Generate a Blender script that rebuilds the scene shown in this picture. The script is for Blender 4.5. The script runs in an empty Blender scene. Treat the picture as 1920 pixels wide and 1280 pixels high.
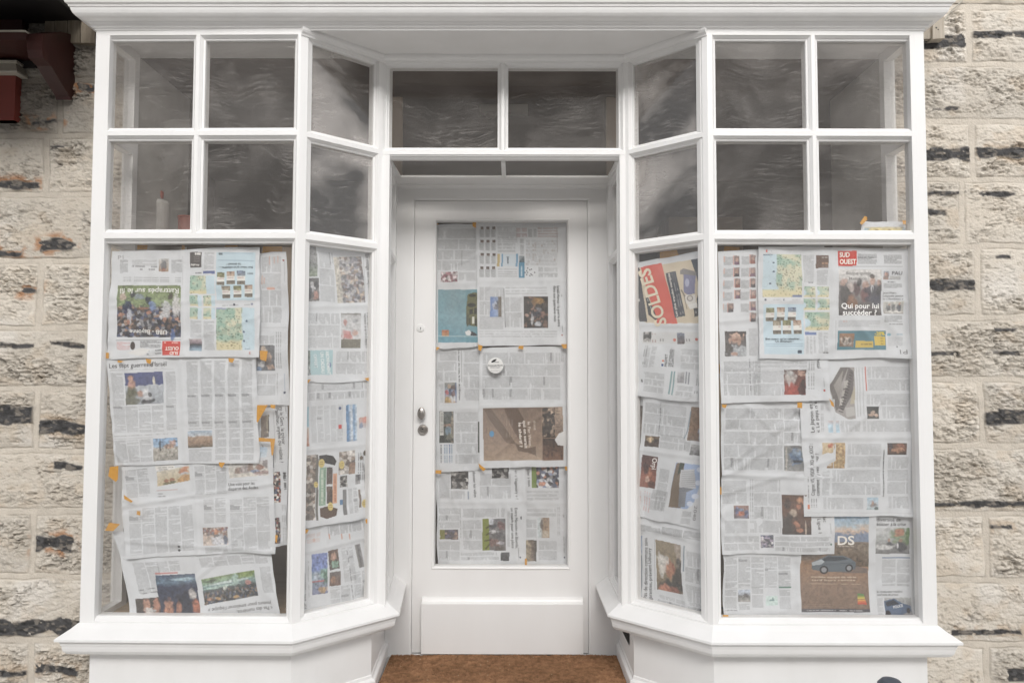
import bpy, bmesh, math, random
import numpy as np
from mathutils import Vector, Matrix
random.seed(7)
sc = bpy.context.scene
COL = sc.collection
R = math.radians
# ------------------------------------------------------------------ camera (solved from the photograph, photo pixels 1920x1280)
F, PI_, YA, RO = 1322.38, .0437, -.0017, .002
CAM = np.array([.0569, -2.5954, 1.2568])
r0 = np.array([math.cos(YA), -math.sin(YA), 0]); f0 = np.array([math.sin(YA), math.cos(YA), 0]); zz = np.array([0, 0, 1.])
fw = f0*math.cos(PI_) + zz*math.sin(PI_); u0_ = -f0*math.sin(PI_) + zz*math.cos(PI_)
rt = r0*math.cos(RO) + u0_*math.sin(RO); up = u0_*math.cos(RO) - r0*math.sin(RO)
cd = bpy.data.cameras.new('camera'); cam = bpy.data.objects.new('camera', cd); COL.objects.link(cam)
cd.sensor_width = 36; cd.lens = 36*F/1920; cd.clip_end = 300; cd.clip_start = .05
M4 = Matrix(((rt[0], up[0], -fw[0], CAM[0]), (rt[1], up[1], -fw[1], CAM[1]), (rt[2], up[2], -fw[2], CAM[2]), (0, 0, 0, 1)))
cam.matrix_world = M4; sc.camera = cam

class Plane:                                  # vertical plane; u runs left to right as seen from outside, depth goes inwards
    def __init__(s, a, b):
        s.o = np.array([a[0], a[1], 0.]); d = np.array([b[0]-a[0], b[1]-a[1], 0.]); s.L = np.linalg.norm(d); s.d = d/s.L
        s.n = np.array([s.d[1], -s.d[0], 0.])
    def pt(s, u, z, dep=0.):
        u = np.asarray(u, float); z = np.asarray(z, float); dep = np.asarray(dep, float)
        return s.o + u[..., None]*s.d + z[..., None]*zz - dep[..., None]*s.n
    def px(s, X, Y, dep=0.):                  # photo pixel -> (u, z) on the plane at that depth
        X = np.asarray(X, float); Y = np.asarray(Y, float)
        D = fw + ((X-960)/F)[..., None]*rt - ((Y-640)/F)[..., None]*up
        oo = s.o - dep*s.n if np.ndim(dep) == 0 else s.o
        t = ((oo-CAM)@s.n)/(D@s.n)
        P = CAM + t[..., None]*D
        return (P-oo)@s.d, P[..., 2]
    def off(s, t): return Plane(tuple((s.o+s.n*t)[:2]), tuple((s.o+s.n*t+s.d*s.L)[:2]))
def isect(A, B):
    m = np.array([[A.d[0], -B.d[0]], [A.d[1], -B.d[1]]]); q = np.linalg.solve(m, (B.o-A.o)[:2]); return tuple((A.o+A.d*q[0])[:2])
def frontal(y): return Plane((-3, y), (3, y))

# ------------------------------------------------------------------ materials
def lin(c):
    c = np.asarray(c, float)/255.
    return np.where(c <= .04045, c/12.92, ((c+.055)/1.055)**2.4)
def newmat(name):
    m = bpy.data.materials.new(name); m.use_nodes = True; nt = m.node_tree; return m, nt, nt.nodes, nt.links
def bsdf(m): return m.node_tree.nodes['Principled BSDF']
def noise_mat(name, c1, c2, scale, rough=.5, bump=.1, bscale=None, metal=0., spec=.5, stretch=(1, 1, 1), bdist=.002):
    m, nt, N, L = newmat(name); b = bsdf(m); tc = N.new('ShaderNodeTexCoord'); mp = N.new('ShaderNodeMapping'); mp.inputs['Scale'].default_value = stretch
    L.new(tc.outputs['Object'], mp.inputs['Vector'])
    n = N.new('ShaderNodeTexNoise'); n.inputs['Scale'].default_value = scale; n.inputs['Detail'].default_value = 6; L.new(mp.outputs[0], n.inputs['Vector'])
    cr = N.new('ShaderNodeValToRGB'); cr.color_ramp.elements[0].position = .3; cr.color_ramp.elements[1].position = .7
    cr.color_ramp.elements[0].color = (*c1, 1); cr.color_ramp.elements[1].color = (*c2, 1)
    L.new(n.outputs[0], cr.inputs[0]); L.new(cr.outputs[0], b.inputs['Base Color'])
    n2 = N.new('ShaderNodeTexNoise'); n2.inputs['Scale'].default_value = bscale or scale*4; n2.inputs['Detail'].default_value = 5; L.new(mp.outputs[0], n2.inputs['Vector'])
    bp = N.new('ShaderNodeBump'); bp.inputs['Strength'].default_value = bump; bp.inputs['Distance'].default_value = bdist
    L.new(n2.outputs[0], bp.inputs['Height']); L.new(bp.outputs[0], b.inputs['Normal'])
    b.inputs['Roughness'].default_value = rough; b.inputs['Metallic'].default_value = metal; b.inputs['Specular IOR Level'].default_value = spec
    return m
def attr_mat(name, rough, bump, bscale, spec=.3, bdist=.002, detail=4):
    m, nt, N, L = newmat(name); b = bsdf(m); a = N.new('ShaderNodeAttribute'); a.attribute_name = 'Col'
    L.new(a.outputs['Color'], b.inputs['Base Color']); b.inputs['Roughness'].default_value = rough; b.inputs['Specular IOR Level'].default_value = spec
    tc = N.new('ShaderNodeTexCoord'); n2 = N.new('ShaderNodeTexNoise'); n2.inputs['Scale'].default_value = bscale; n2.inputs['Detail'].default_value = detail
    L.new(tc.outputs['Object'], n2.inputs['Vector']); bp = N.new('ShaderNodeBump'); bp.inputs['Strength'].default_value = bump; bp.inputs['Distance'].default_value = bdist
    L.new(n2.outputs[0], bp.inputs['Height']); L.new(bp.outputs[0], b.inputs['Normal'])
    return m
def glass_mat(name, film, cloud, line, dust, tint=(.985, .982, .976), csc=4.5):
    # clear pane (see-through + mirror by angle) under a thin pale film: combed cleaning streaks, dust specks, and clouds that paint reflections on some panes
    m, nt, N, L = newmat(name); N.remove(bsdf(m)); out = N['Material Output']
    def math_(op, a, b=None, c=None):
        n = N.new('ShaderNodeMath'); n.operation = op
        for i, v in enumerate((a, b, c)):
            if v is None: continue
            if isinstance(v, (int, float)): n.inputs[i].default_value = v
            else: L.new(v, n.inputs[i])
        return n.outputs[0]
    tr = N.new('ShaderNodeBsdfTransparent'); tr.inputs[0].default_value = (*tint, 1)
    gl = N.new('ShaderNodeBsdfGlossy'); gl.inputs['Roughness'].default_value = .02
    fr = N.new('ShaderNodeFresnel'); fr.inputs['IOR'].default_value = 1.5
    ge = N.new('ShaderNodeNewGeometry')
    mx = N.new('ShaderNodeMixShader'); L.new(math_('MULTIPLY', fr.outputs[0], math_('SUBTRACT', 1., ge.outputs['Backfacing'])), mx.inputs[0]); L.new(tr.outputs[0], mx.inputs[1]); L.new(gl.outputs[0], mx.inputs[2])
    uv = N.new('ShaderNodeUVMap'); uv.uv_map = 'UVMap'
    w = N.new('ShaderNodeTexNoise'); w.inputs['Scale'].default_value = 3.2; w.inputs['Detail'].default_value = 2; L.new(uv.outputs[0], w.inputs['Vector'])
    vm = N.new('ShaderNodeVectorMath'); vm.operation = 'MULTIPLY_ADD'; L.new(w.outputs['Color'], vm.inputs[0]); vm.inputs[1].default_value = (.25, .20, 0); L.new(uv.outputs[0], vm.inputs[2])
    def streak(sx, sy, width, seed):
        mp = N.new('ShaderNodeMapping'); mp.inputs['Scale'].default_value = (sx, sy, 1); mp.inputs['Location'].default_value = (seed, seed*1.7, 0); L.new(vm.outputs[0], mp.inputs['Vector'])
        n = N.new('ShaderNodeTexNoise'); n.inputs['Scale'].default_value = 1; n.inputs['Detail'].default_value = 3; n.inputs['Roughness'].default_value = .62; L.new(mp.outputs[0], n.inputs['Vector'])
        d = math_('ABSOLUTE', math_('SUBTRACT', n.outputs[0], .5))
        return math_('SUBTRACT', 1., math_('MINIMUM', math_('DIVIDE', d, width), 1.))
    s1 = streak(3, 46, .013, 3.1); s2 = streak(4, 95, .02, 8.7)
    wv = N.new('ShaderNodeTexWave'); wv.wave_type = 'BANDS'; wv.bands_direction = 'Y'; wv.inputs['Scale'].default_value = 30; wv.inputs['Distortion'].default_value = 6.5; wv.inputs['Detail'].default_value = 3; wv.inputs['Detail Scale'].default_value = 1.2
    L.new(vm.outputs[0], wv.inputs['Vector']); wl = math_('MULTIPLY', math_('POWER', wv.outputs['Fac'], 45.), .5)
    def gate_(sx, sy, lo, hi, seed):
        mp = N.new('ShaderNodeMapping'); mp.inputs['Scale'].default_value = (sx, sy, 1); mp.inputs['Location'].default_value = (seed, seed, 0); L.new(vm.outputs[0], mp.inputs['Vector'])
        n = N.new('ShaderNodeTexNoise'); n.inputs['Scale'].default_value = 1; n.inputs['Detail'].default_value = 3; L.new(mp.outputs[0], n.inputs['Vector'])
        g = N.new('ShaderNodeMapRange'); g.inputs[1].default_value = lo; g.inputs[2].default_value = hi; L.new(n.outputs[0], g.inputs[0]); return g.outputs[0]
    ln = math_('MAXIMUM', math_('MULTIPLY', wl, gate_(5, 16, .50, .70, 5.5)), math_('MAXIMUM', math_('MULTIPLY', s1, gate_(7, 9, .45, .66, 1.5)), math_('MULTIPLY', math_('MULTIPLY', s2, .75), gate_(6, 7, .44, .62, 9.5))))
    cl = N.new('ShaderNodeTexNoise'); cl.inputs['Scale'].default_value = csc; cl.inputs['Detail'].default_value = 4; cl.inputs['Distortion'].default_value = .3; L.new(vm.outputs[0], cl.inputs['Vector'])
    cg = N.new('ShaderNodeMapRange'); cg.inputs[1].default_value = .44; cg.inputs[2].default_value = .74; L.new(cl.outputs[0], cg.inputs[0])
    vo = N.new('ShaderNodeTexVoronoi'); vo.inputs['Scale'].default_value = 85; L.new(uv.outputs[0], vo.inputs['Vector'])
    sep = N.new('ShaderNodeSeparateColor'); L.new(vo.outputs['Color'], sep.inputs[0])
    dm = math_('MULTIPLY', math_('LESS_THAN', vo.outputs['Distance'], .13), math_('GREATER_THAN', sep.outputs[0], .8))
    fac = math_('ADD', math_('ADD', film, math_('MULTIPLY', cg.outputs[0], cloud)), math_('ADD', math_('MULTIPLY', ln, line), math_('MULTIPLY', dm, dust)))
    fac = math_('MINIMUM', fac, .7)
    df = N.new('ShaderNodeBsdfDiffuse'); df.inputs[0].default_value = (.75, .705, .67, 1)
    m2 = N.new('ShaderNodeMixShader'); L.new(fac, m2.inputs[0]); L.new(mx.outputs[0], m2.inputs[1]); L.new(df.outputs[0], m2.inputs[2])
    L.new(m2.outputs[0], out.inputs[0]); return m

MP = noise_mat('white_paint', (.83, .82, .805), (.87, .86, .85), 9, .40, .30, 60, stretch=(1, 1, .35), bdist=.0014)
MDOOR = noise_mat('door_paint', (.84, .825, .81), (.87, .858, .845), 7, .38, .25, 70, stretch=(1, 1, .3), bdist=.0012)
MG_UP = glass_mat('smeared_glass', .050, .065, .13, .14)
MG_SKY = glass_mat('sky_smear_glass', .05, .40, .16, .14, csc=3.0)  # pale patches paint a sky reflection on top of the cleaning smears
MG_CE = glass_mat('dusty_ceiling_glass', .13, .06, .02, .03)
MG_LO = glass_mat('clear_glass', .034, .05, .03, .06)  # film and faint clouds also paint a reflection haze over the papers
MPAPER = attr_mat('newsprint', .8, .25, 300, .15, .0004)
MSTONE = attr_mat('limestone', .9, .8, 140, .15, .004, 8)
MTAPE = noise_mat('orange_tape', (.62, .29, .02), (.72, .36, .035), 90, .55, .3, 400, bdist=.0006)
MSTEEL = noise_mat('satin_steel', (.40, .37, .345), (.50, .47, .44), 40, .30, .05, 300, metal=1.)
MMAROON = noise_mat('maroon_paint', (.030, .009, .008), (.052, .014, .011), 7, .45, .3, 60)
MRED = noise_mat('red_paint', (.15, .030, .022), (.20, .040, .03), 5, .45, .2, 60)
MDARK = noise_mat('dark_board', (.012, .010, .010), (.02, .016, .015), 6, .7, .2)
MCREAM = noise_mat('cream_paint', (.40, .37, .31), (.46, .43, .37), 8, .5, .2)
MSHADET = noise_mat('shaded_timber', (.20, .165, .12), (.32, .27, .21), 14, .85, .5, 60, stretch=(6, 1, .6))  # weathered timber with the shade under overhang and cornice put into its colour
MTIMBER = noise_mat('weathered_timber', (.36, .31, .25), (.50, .45, .38), 14, .8, .5, 60, stretch=(6, 1, .6))
MCOIR = attr_mat('coir', 1., 1., 420, .05, .006)
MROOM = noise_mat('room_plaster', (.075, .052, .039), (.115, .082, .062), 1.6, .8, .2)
MREVEAL = noise_mat('reveal_plaster', (.42, .40, .37), (.52, .50, .47), 9, .8, .4)
MBOARD = noise_mat('display_board', (.33, .25, .17), (.42, .32, .22), 5, .6, .2, stretch=(1, 8, 1))
MBOLL = noise_mat('bollard_paint', (.055, .065, .085), (.075, .085, .105), 30, .5, .2)
MPAVE = noise_mat('paving', (.48, .47, .45), (.58, .565, .545), 3, .85, .5, 40)
MROAD = noise_mat('asphalt', (.045, .045, .047), (.065, .065, .065), 8, .9, .6, 120)
MHOUSE = noise_mat('render_wall', (.46, .43, .40), (.56, .53, .50), 1.2, .9, .3)
MSLATE = noise_mat('slate', (.06, .06, .07), (.10, .10, .11), 5, .7, .4)
MBLACK = noise_mat('black_void', (.006, .006, .006), (.01, .01, .01), 5, .9, .1)
MWHITEPL = noise_mat('white_plastic', (.72, .71, .69), (.78, .77, .75), 9, .4, .1)
MINK = noise_mat('sticker_ink', (.02, .02, .02), (.03, .03, .03), 50, .6, .1)
MREDPL = noise_mat('red_plastic', (.30, .055, .028), (.36, .065, .03), 9, .4, .1)
MBLADE = noise_mat('dark_glazing', (.03, .035, .04), (.05, .055, .06), 3, .1, .02)

# ------------------------------------------------------------------ object helpers
def tag(o, label=None, cat=None, group=None, kind=None):
    for k, v in (('label', label), ('category', cat), ('group', group), ('kind', kind)):
        if v: o[k] = v
    return o
def empty(name, loc=(0, 0, 0)):
    o = bpy.data.objects.new(name, None); o.location = loc; o.empty_display_size = .1; COL.objects.link(o); return o
def link(name, me, mats, parent=None):
    for m in (mats if isinstance(mats, (list, tuple)) else [mats]): me.materials.append(m)
    o = bpy.data.objects.new(name, me); COL.objects.link(o)
    if parent is not None:
        o.parent = parent; o.matrix_parent_inverse = Matrix.Translation(-absloc(parent))
    return o
def absloc(o):
    v = Vector(o.location)
    if o.parent is not None: v = v + absloc(o.parent) - absloc(o.parent)
    return v if o.type == 'EMPTY' else Vector((0, 0, 0))
class MB:
    def __init__(s): s.v = []; s.f = []; s.m = []; s.sm = []
    def quad(s, *p, mi=0, smooth=False):
        k = len(s.v); s.v += [tuple(map(float, q)) for q in p]; s.f.append(tuple(range(k, k+len(p)))); s.m.append(mi); s.sm.append(smooth)
    def box(s, a, b, mi=0):
        (x0, y0, z0), (x1, y1, z1) = a, b
        P = lambda i, j, k: ((x0, x1)[i], (y0, y1)[j], (z0, z1)[k])
        for q in (((0,0,0),(0,1,0),(1,1,0),(1,0,0)), ((0,0,1),(1,0,1),(1,1,1),(0,1,1)), ((0,0,0),(1,0,0),(1,0,1),(0,0,1)),
                  ((1,0,0),(1,1,0),(1,1,1),(1,0,1)), ((1,1,0),(0,1,0),(0,1,1),(1,1,1)), ((0,1,0),(0,0,0),(0,0,1),(0,1,1))):
            s.quad(*[P(*i) for i in q], mi=mi)
    def pbox(s, pl, u0, u1, z0, z1, d0, d1, mi=0):     # box on a plane; depth d0 (outer) .. d1 (inner)
        P = lambda u, z, d: pl.pt(u, z, d)
        c = [[[P(u, z, d) for d in (d0, d1)] for z in (z0, z1)] for u in (u0, u1)]
        for q in (((0,0,0),(1,0,0),(1,1,0),(0,1,0)), ((0,0,1),(0,1,1),(1,1,1),(1,0,1)), ((0,0,0),(0,1,0),(0,1,1),(0,0,1)),
                  ((1,0,0),(1,0,1),(1,1,1),(1,1,0)), ((0,1,0),(1,1,0),(1,1,1),(0,1,1)), ((0,0,0),(0,0,1),(1,0,1),(1,0,0))):
            s.quad(*[c[i][j][k] for i, j, k in q], mi=mi)
    def sweep(s, path, prof, mi=0, closed_ends=True, smooth=False, segs=None):     # path: 2D points seen left->right; prof: (outward, z)
        n = len(path); pts = [np.array(p, float) for p in path]; rings = []
        for i in range(n):
            ns = []
            if i > 0: d = pts[i]-pts[i-1]; d /= np.linalg.norm(d); ns.append(np.array([d[1], -d[0]]))
            if i < n-1: d = pts[i+1]-pts[i]; d /= np.linalg.norm(d); ns.append(np.array([d[1], -d[0]]))
            if len(ns) == 1: m = ns[0]
            else: m = (ns[0]+ns[1]); m = m/(m@m)*2*(1/ (2/ (1+ns[0]@ns[1])) if False else 1); m = (ns[0]+ns[1])/(1+ns[0]@ns[1])
            rings.append([(*(pts[i]+m*p), z) for p, z in prof])
        for i in (range(n-1) if segs is None else segs):
            for j in range(len(prof)-1):
                s.quad(rings[i][j], rings[i+1][j], rings[i+1][j+1], rings[i][j+1], mi=mi, smooth=smooth)
        if closed_ends:
            sg = list(range(n-1)) if segs is None else segs; s.quad(*rings[sg[0]][::-1], mi=mi); s.quad(*rings[sg[-1]+1], mi=mi)
    def lathe(s, c, prof, ax='y', n=28, mi=0, sx=1., sz=1.):      # prof: (radius, distance along -axis towards viewer)
        rings = []
        for r, h in prof:
            ring = []
            for k in range(n):
                a = 2*math.pi*k/n
                if ax == 'y': ring.append((c[0]+r*math.cos(a)*sx, c[1]-h, c[2]+r*math.sin(a)*sz))
                else: ring.append((c[0]+r*math.cos(a), c[1]+r*math.sin(a), c[2]+h))
            rings.append(ring)
        for i in range(len(rings)-1):
            for k in range(n):
                q = (rings[i][k], rings[i][(k+1) % n], rings[i+1][(k+1) % n], rings[i+1][k])
                s.quad(*q, mi=mi, smooth=True)
        s.quad(*(rings[-1]), mi=mi)
    def build(s, name, mats, parent=None, uvs=None, merge=False):
        me = bpy.data.meshes.new(name); me.from_pydata(s.v, [], s.f)
        me.polygons.foreach_set('material_index', s.m); me.polygons.foreach_set('use_smooth', s.sm)
        if uvs is not None:
            uvl = me.uv_layers.new(name='UVMap'); uvl.data.foreach_set('uv', np.asarray([uvs[i] for f in s.f for i in f], np.float32).ravel())
        if merge:
            bm = bmesh.new(); bm.from_mesh(me); bmesh.ops.remove_doubles(bm, verts=bm.verts, dist=1e-5); bm.to_mesh(me); bm.free()
        me.update(); return link(name, me, mats, parent)

# ------------------------------------------------------------------ numpy noise
def hsh(x, y, s):
    x = np.asarray(x).astype(np.int64); y = np.asarray(y).astype(np.int64)
    h = (x*374761393 + y*668265263 + int(s)*1274126177) & 0xffffffff
    h = ((h ^ (h >> 13))*1274126177) & 0xffffffff; h = h ^ (h >> 16)
    return (h & 0xffffff)/float(0x1000000)
def vn(x, y, s=0):
    x = np.asarray(x, float); y = np.asarray(y, float); xi = np.floor(x); yi = np.floor(y); fx = x-xi; fy = y-yi
    fx = fx*fx*fx*(fx*(fx*6-15)+10); fy = fy*fy*fy*(fy*(fy*6-15)+10)
    a = hsh(xi, yi, s); b = hsh(xi+1, yi, s); c = hsh(xi, yi+1, s); d = hsh(xi+1, yi+1, s)
    return (a+(b-a)*fx)*(1-fy) + (c+(d-c)*fx)*fy
def fbm(x, y, s=0, o=4, g=.5):
    r = 0; a = 1; t = 0
    for k in range(o): r = r + a*vn(x*2**k, y*2**k, s+k*17); t += a; a *= g
    return r/t
def voro(x, y, s=0):
    xi = np.floor(x); yi = np.floor(y); bd = np.full(np.shape(x), 9.); bi = np.zeros(np.shape(x)); b2 = bd.copy()
    for dx in (-1, 0, 1):
        for dy in (-1, 0, 1):
            cx = xi+dx; cy = yi+dy; px = cx+hsh(cx, cy, s); py = cy+hsh(cx, cy, s+5); d = (x-px)**2+(y-py)**2
            id_ = hsh(cx, cy, s+9); m = d < bd; b2 = np.where(m, bd, np.minimum(b2, d)); bi = np.where(m, id_, bi); bd = np.where(m, d, bd)
    return np.sqrt(bd), bi, np.sqrt(b2)
def sstep(a, b, x): t = np.clip((x-a)/(b-a), 0, 1); return t*t*(3-2*t)
def grid_mesh(name, P, colr, mats, parent=None, smooth=True, extra=None):
    # P: (H,W,3) positions, colr: (H,W,3) linear colours; extra: (verts, tris, cols) joined in (printed lettering)
    H, W = P.shape[:2]; V = P.reshape(-1, 3); C = colr.reshape(-1, 3)
    idx = np.arange(H*W).reshape(H, W); q = np.stack([idx[:-1, :-1], idx[1:, :-1], idx[1:, 1:], idx[:-1, 1:]], -1).reshape(-1, 4)
    nq = len(q); loops = q.ravel(); starts = np.arange(nq)*4; tot = np.full(nq, 4)
    if extra is not None and len(extra[0]):
        ev, et, ec = extra; b = len(V); V = np.vstack([V, ev]); C = np.vstack([C, ec])
        loops = np.concatenate([loops, (et+b).ravel()]); starts = np.concatenate([starts, nq*4+np.arange(len(et))*3]); tot = np.concatenate([tot, np.full(len(et), 3)])
    me = bpy.data.meshes.new(name); me.vertices.add(len(V)); me.vertices.foreach_set('co', V.astype(np.float32).ravel())
    me.loops.add(len(loops)); me.loops.foreach_set('vertex_index', loops.astype(np.int32))
    me.polygons.add(len(starts)); me.polygons.foreach_set('loop_start', starts.astype(np.int32)); me.polygons.foreach_set('loop_total', tot.astype(np.int32))
    me.update(calc_edges=True); me.polygons.foreach_set('use_smooth', np.full(len(starts), smooth))
    a = me.color_attributes.new('Col', 'FLOAT_COLOR', 'POINT'); a.data.foreach_set('color', np.hstack([C, np.ones((len(C), 1))]).astype(np.float32).ravel())
    me.validate(); return link(name, me, mats, parent)

# ------------------------------------------------------------------ plan of the shop front
ZT, M1, M2, N1, N2, ZB = 2.4959, 2.165, 2.1162, 1.7836, 1.7319, .3735
FO = .022                                                     # flat faces stand this far in front of the glass
fl = Plane((-1.4705, .009), (-.7609, 0)); al = Plane((-.7157, .0244), (-.5115, .2043)); tr = Plane((-.4558, .2324), (.4824, .2324))
ar = Plane((.5447, .207), (.7617, .0191)); fr = Plane((.8104, 0), (1.5312, .0019)); dr = frontal(.6); drp = frontal(.614)
flF, alF, trF, arF, frF = (p.off(FO) for p in (fl, al, tr, ar, fr))
C1 = isect(flF, alF); C2 = isect(alF, trF); C3 = isect(trF, arF); C4 = isect(arF, frF)
C0 = (-1.505, -.022+.0090*1.02); C5 = (1.582, -.0199)
WY = .20                                                      # face of the stone wall
DY = .590                                                     # face of the door frame
DL = (-.487, DY); DR = (.506, DY)                              # riser line at the door
C2B = (-.4425, .2104); C3B = (.484, .2104); SL = (-.474, DY); SR_ = (.4815, DY)   # side lights run from the inner edge of the corner posts to the door frame
reL = Plane((C0[0], WY), C0); reR = Plane(C5, (C5[0], WY)); siL = Plane(C2B, SL); siR = Plane(SR_, C3B); rsR = Plane(DR, C3)
C2S = isect(alF, siL); C3S = isect(siR, arF)
PROF = [(0, 0), (.0005, .006), (.003, .0075), (.0075, .009), (.0085, .0125), (.0125, .017), (.0155, .0215), (.016, .022)]   # moulding: (away from opening, towards viewer)
def framed(mb, pl, rect, ops, face, prof=PROF, back=.03, mi=0):
    """flat face (at outward distance `face` from plane pl) with mitred mouldings down to the glass round each opening"""
    u0, u1, z0, z1 = rect; g = prof[-1][0]
    out = [(a-g, b+g, c-g, d+g) for a, b, c, d in ops]
    us = sorted({u0, u1, *[o[0] for o in out], *[o[1] for o in out]}); zs = sorted({z0, z1, *[o[2] for o in out], *[o[3] for o in out]})
    us = [u for u in us if u0-1e-9 <= u <= u1+1e-9]; zs = [z for z in zs if z0-1e-9 <= z <= z1+1e-9]
    for i in range(len(us)-1):
        for j in range(len(zs)-1):
            uc = (us[i]+us[i+1])/2; zc = (zs[j]+zs[j+1])/2
            if any(o[0] < uc < o[1] and o[2] < zc < o[3] for o in out): continue
            a, b, c, d = us[i], us[i+1], zs[j], zs[j+1]
            mb.quad(*[pl.pt(u, z, -face) for u, z in ((a, c), (b, c), (b, d), (a, d))], mi=mi)
            mb.quad(*[pl.pt(u, z, back) for u, z in ((a, c), (a, d), (b, d), (b, c))], mi=mi)
    for a, b, c, d in ops:
        full = [(0, -back)] + list(prof)
        R_ = [[(a-o, c-o), (b+o, c-o), (b+o, d+o), (a-o, d+o)] for o, _ in full]
        for k in range(len(full)-1):
            for e in range(4):
                f_ = (e+1) % 4
                mb.quad(pl.pt(*R_[k][e], -full[k][1]), pl.pt(*R_[k][f_], -full[k][1]), pl.pt(*R_[k+1][f_], -full[k+1][1]), pl.pt(*R_[k+1][e], -full[k+1][1]), mi=mi)
        # inner edge of the back openings
        for e in range(4):
            f_ = (e+1) % 4
            mb.quad(pl.pt(*R_[0][e], back), pl.pt(*R_[-1][e], back), pl.pt(*R_[-1][f_], back), pl.pt(*R_[0][f_], back), mi=mi)
    for (ua, za), (ub, zb) in (((u0, z0), (u1, z0)), ((u1, z0), (u1, z1)), ((u1, z1), (u0, z1)), ((u0, z1), (u0, z0))):
        mb.quad(pl.pt(ua, za, -face), pl.pt(ua, za, back), pl.pt(ub, zb, back), pl.pt(ub, zb, -face), mi=mi)
seedc = [0]
def pane(pl, op, mat, parent, dep=.002, th=.004, name='glass_pane'):
    a, b, c, d = op; e = .004; mb = MB(); mb.pbox(pl, a-e, b+e, c-e, d+e, dep, dep+th)
    seedc[0] += 1; so = seedc[0]*3.37; dd = pl.d*1.
    uv = []
    for p in mb.v:
        q = (np.array(p)-pl.o)@pl.d; uv.append((q+so, p[2]+so*.6))
    return mb.build(name, mat, parent, uvs=uv)

front = tag(empty('shopfront', (0, 0, 0)), 'white painted bay shopfront of small paned windows angled in towards a recessed glazed door', 'shopfront')
Z0, Z1 = .340, 2.535
def window(pl, P0, P1, ops, label=None, mats=None, z0=Z0, z1=Z1, face=FO, glassname='glass_pane'):
    """P0,P1: corners on the face line. openings in glass-plane u coordinates of pl"""
    ua = (np.array([*P0, 0])-pl.o)@pl.d; ub = (np.array([*P1, 0])-pl.o)@pl.d
    mb = MB(); framed(mb, pl, (ua, ub, z0, z1), ops, face)
    w = mb.build('window', MP, front)
    if label: w['label'] = label
    for k, o in enumerate(ops):
        lo = (mats[k] if mats else MG_UP); pane(pl, o, lo, w)
    return w
def U(pl, x): return (x-pl.o[0])/pl.d[0]                        # u from world x on a plane
# front left: 2x2 small panes over one large; muntin position from the photo (pane edges 366|388 at the top, 360|382 lower)
def upx(pl, x, y): return float(pl.px(x, y)[0])
mL0, mL1 = upx(fl, 363.5, 160), upx(fl, 386, 160); mR0, mR1 = upx(fr, 1509.5, 160), upx(fr, 1532, 160)
L_, R_w = fl.L, fr.L
window(fl, C0, C1, [(0, mL0, M1, ZT), (mL1, L_, M1, ZT), (0, mL0, N1, M2), (mL1, L_, N1, M2), (0, L_, ZB, N2)],
       mats=[MG_UP]*4+[MG_LO])
window(fr, C4, C5, [(0, mR0, M1, ZT), (mR1, R_w, M1, ZT), (0, mR0, N1, M2), (mR1, R_w, N1, M2), (0, R_w, ZB, N2)], mats=[MG_UP]*4+[MG_LO])
window(al, C1, C2, [(0, al.L, M1, ZT), (0, al.L, N1, M2), (0, al.L, ZB, N2)], mats=[MG_SKY, MG_SKY, MG_LO])
window(ar, C3, C4, [(0, ar.L, M1, ZT), (0, ar.L, N1, M2), (0, ar.L, ZB, N2)], mats=[MG_SKY, MG_SKY, MG_LO])
tm0, tm1 = upx(tr, 933, 200), upx(tr, 953, 200)
tw = window(tr, C2, C3, [(0, tm0, M1, ZT), (tm1, tr.L, M1, ZT)], z0=2.1325)
mb = MB(); mb.sweep([C2, C3], [(-.001, 2.1322), (-.003, 2.1315), (-.0045, 2.1275), (-.011, 2.1245), (-.015, 2.119), (-.022, 2.1165), (-.034, 2.116), (-.034, 2.1322)]); mb.build('beam_moulding', MP, front)
tw['label'] = 'two pane transom window over the recessed door'
for pl, A, B in ((reL, (C0[0], WY), C0), (reR, C5, (C5[0], WY))):
    g = pl.off(-FO); o0, o1 = (.035, pl.L-.045) if pl is reL else (.045, pl.L-.035)
    window(g, A, B, [(o0, o1, M1, ZT), (o0, o1, N1, M2), (o0, o1, ZB, N2)], mats=[MG_UP, MG_UP, MG_LO])
for pl, A, B in ((siL, C2B, SL), (siR, SR_, C3B)):
    g = pl.off(-FO); o0, o1 = (.05, pl.L-.075) if pl is siL else (.075, pl.L-.05)
    window(g, A, B, [(o0, o1, N1, M2-.035), (o0, o1, ZB, N2)], mats=[MG_UP, MG_LO], z1=2.114)
# square posts closing the inner corners behind the mitres
mb = MB()
for c in (C1, C2, C3, C4):
    mb.lathe((c[0], c[1]+.045, .34), [(.03, 0), (.03, 2.18)], ax='z', n=8)
mb.build('corner_post', MP, front)
for a, b in ((C2[0]-.004, C2B[0]), (C3B[0], C3[0]+.004)):
    mb = MB(); mb.box((a, .2112, .345), (b, .262, 2.132)); e = .006; x0_, x1_ = (b-.011, b-.005) if a < 0 else (a+.005, a+.011); mb.box((x0_, .2085, .347), (x1_, .2113, 2.131)); mb.build('corner_post', MP, front)
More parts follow.
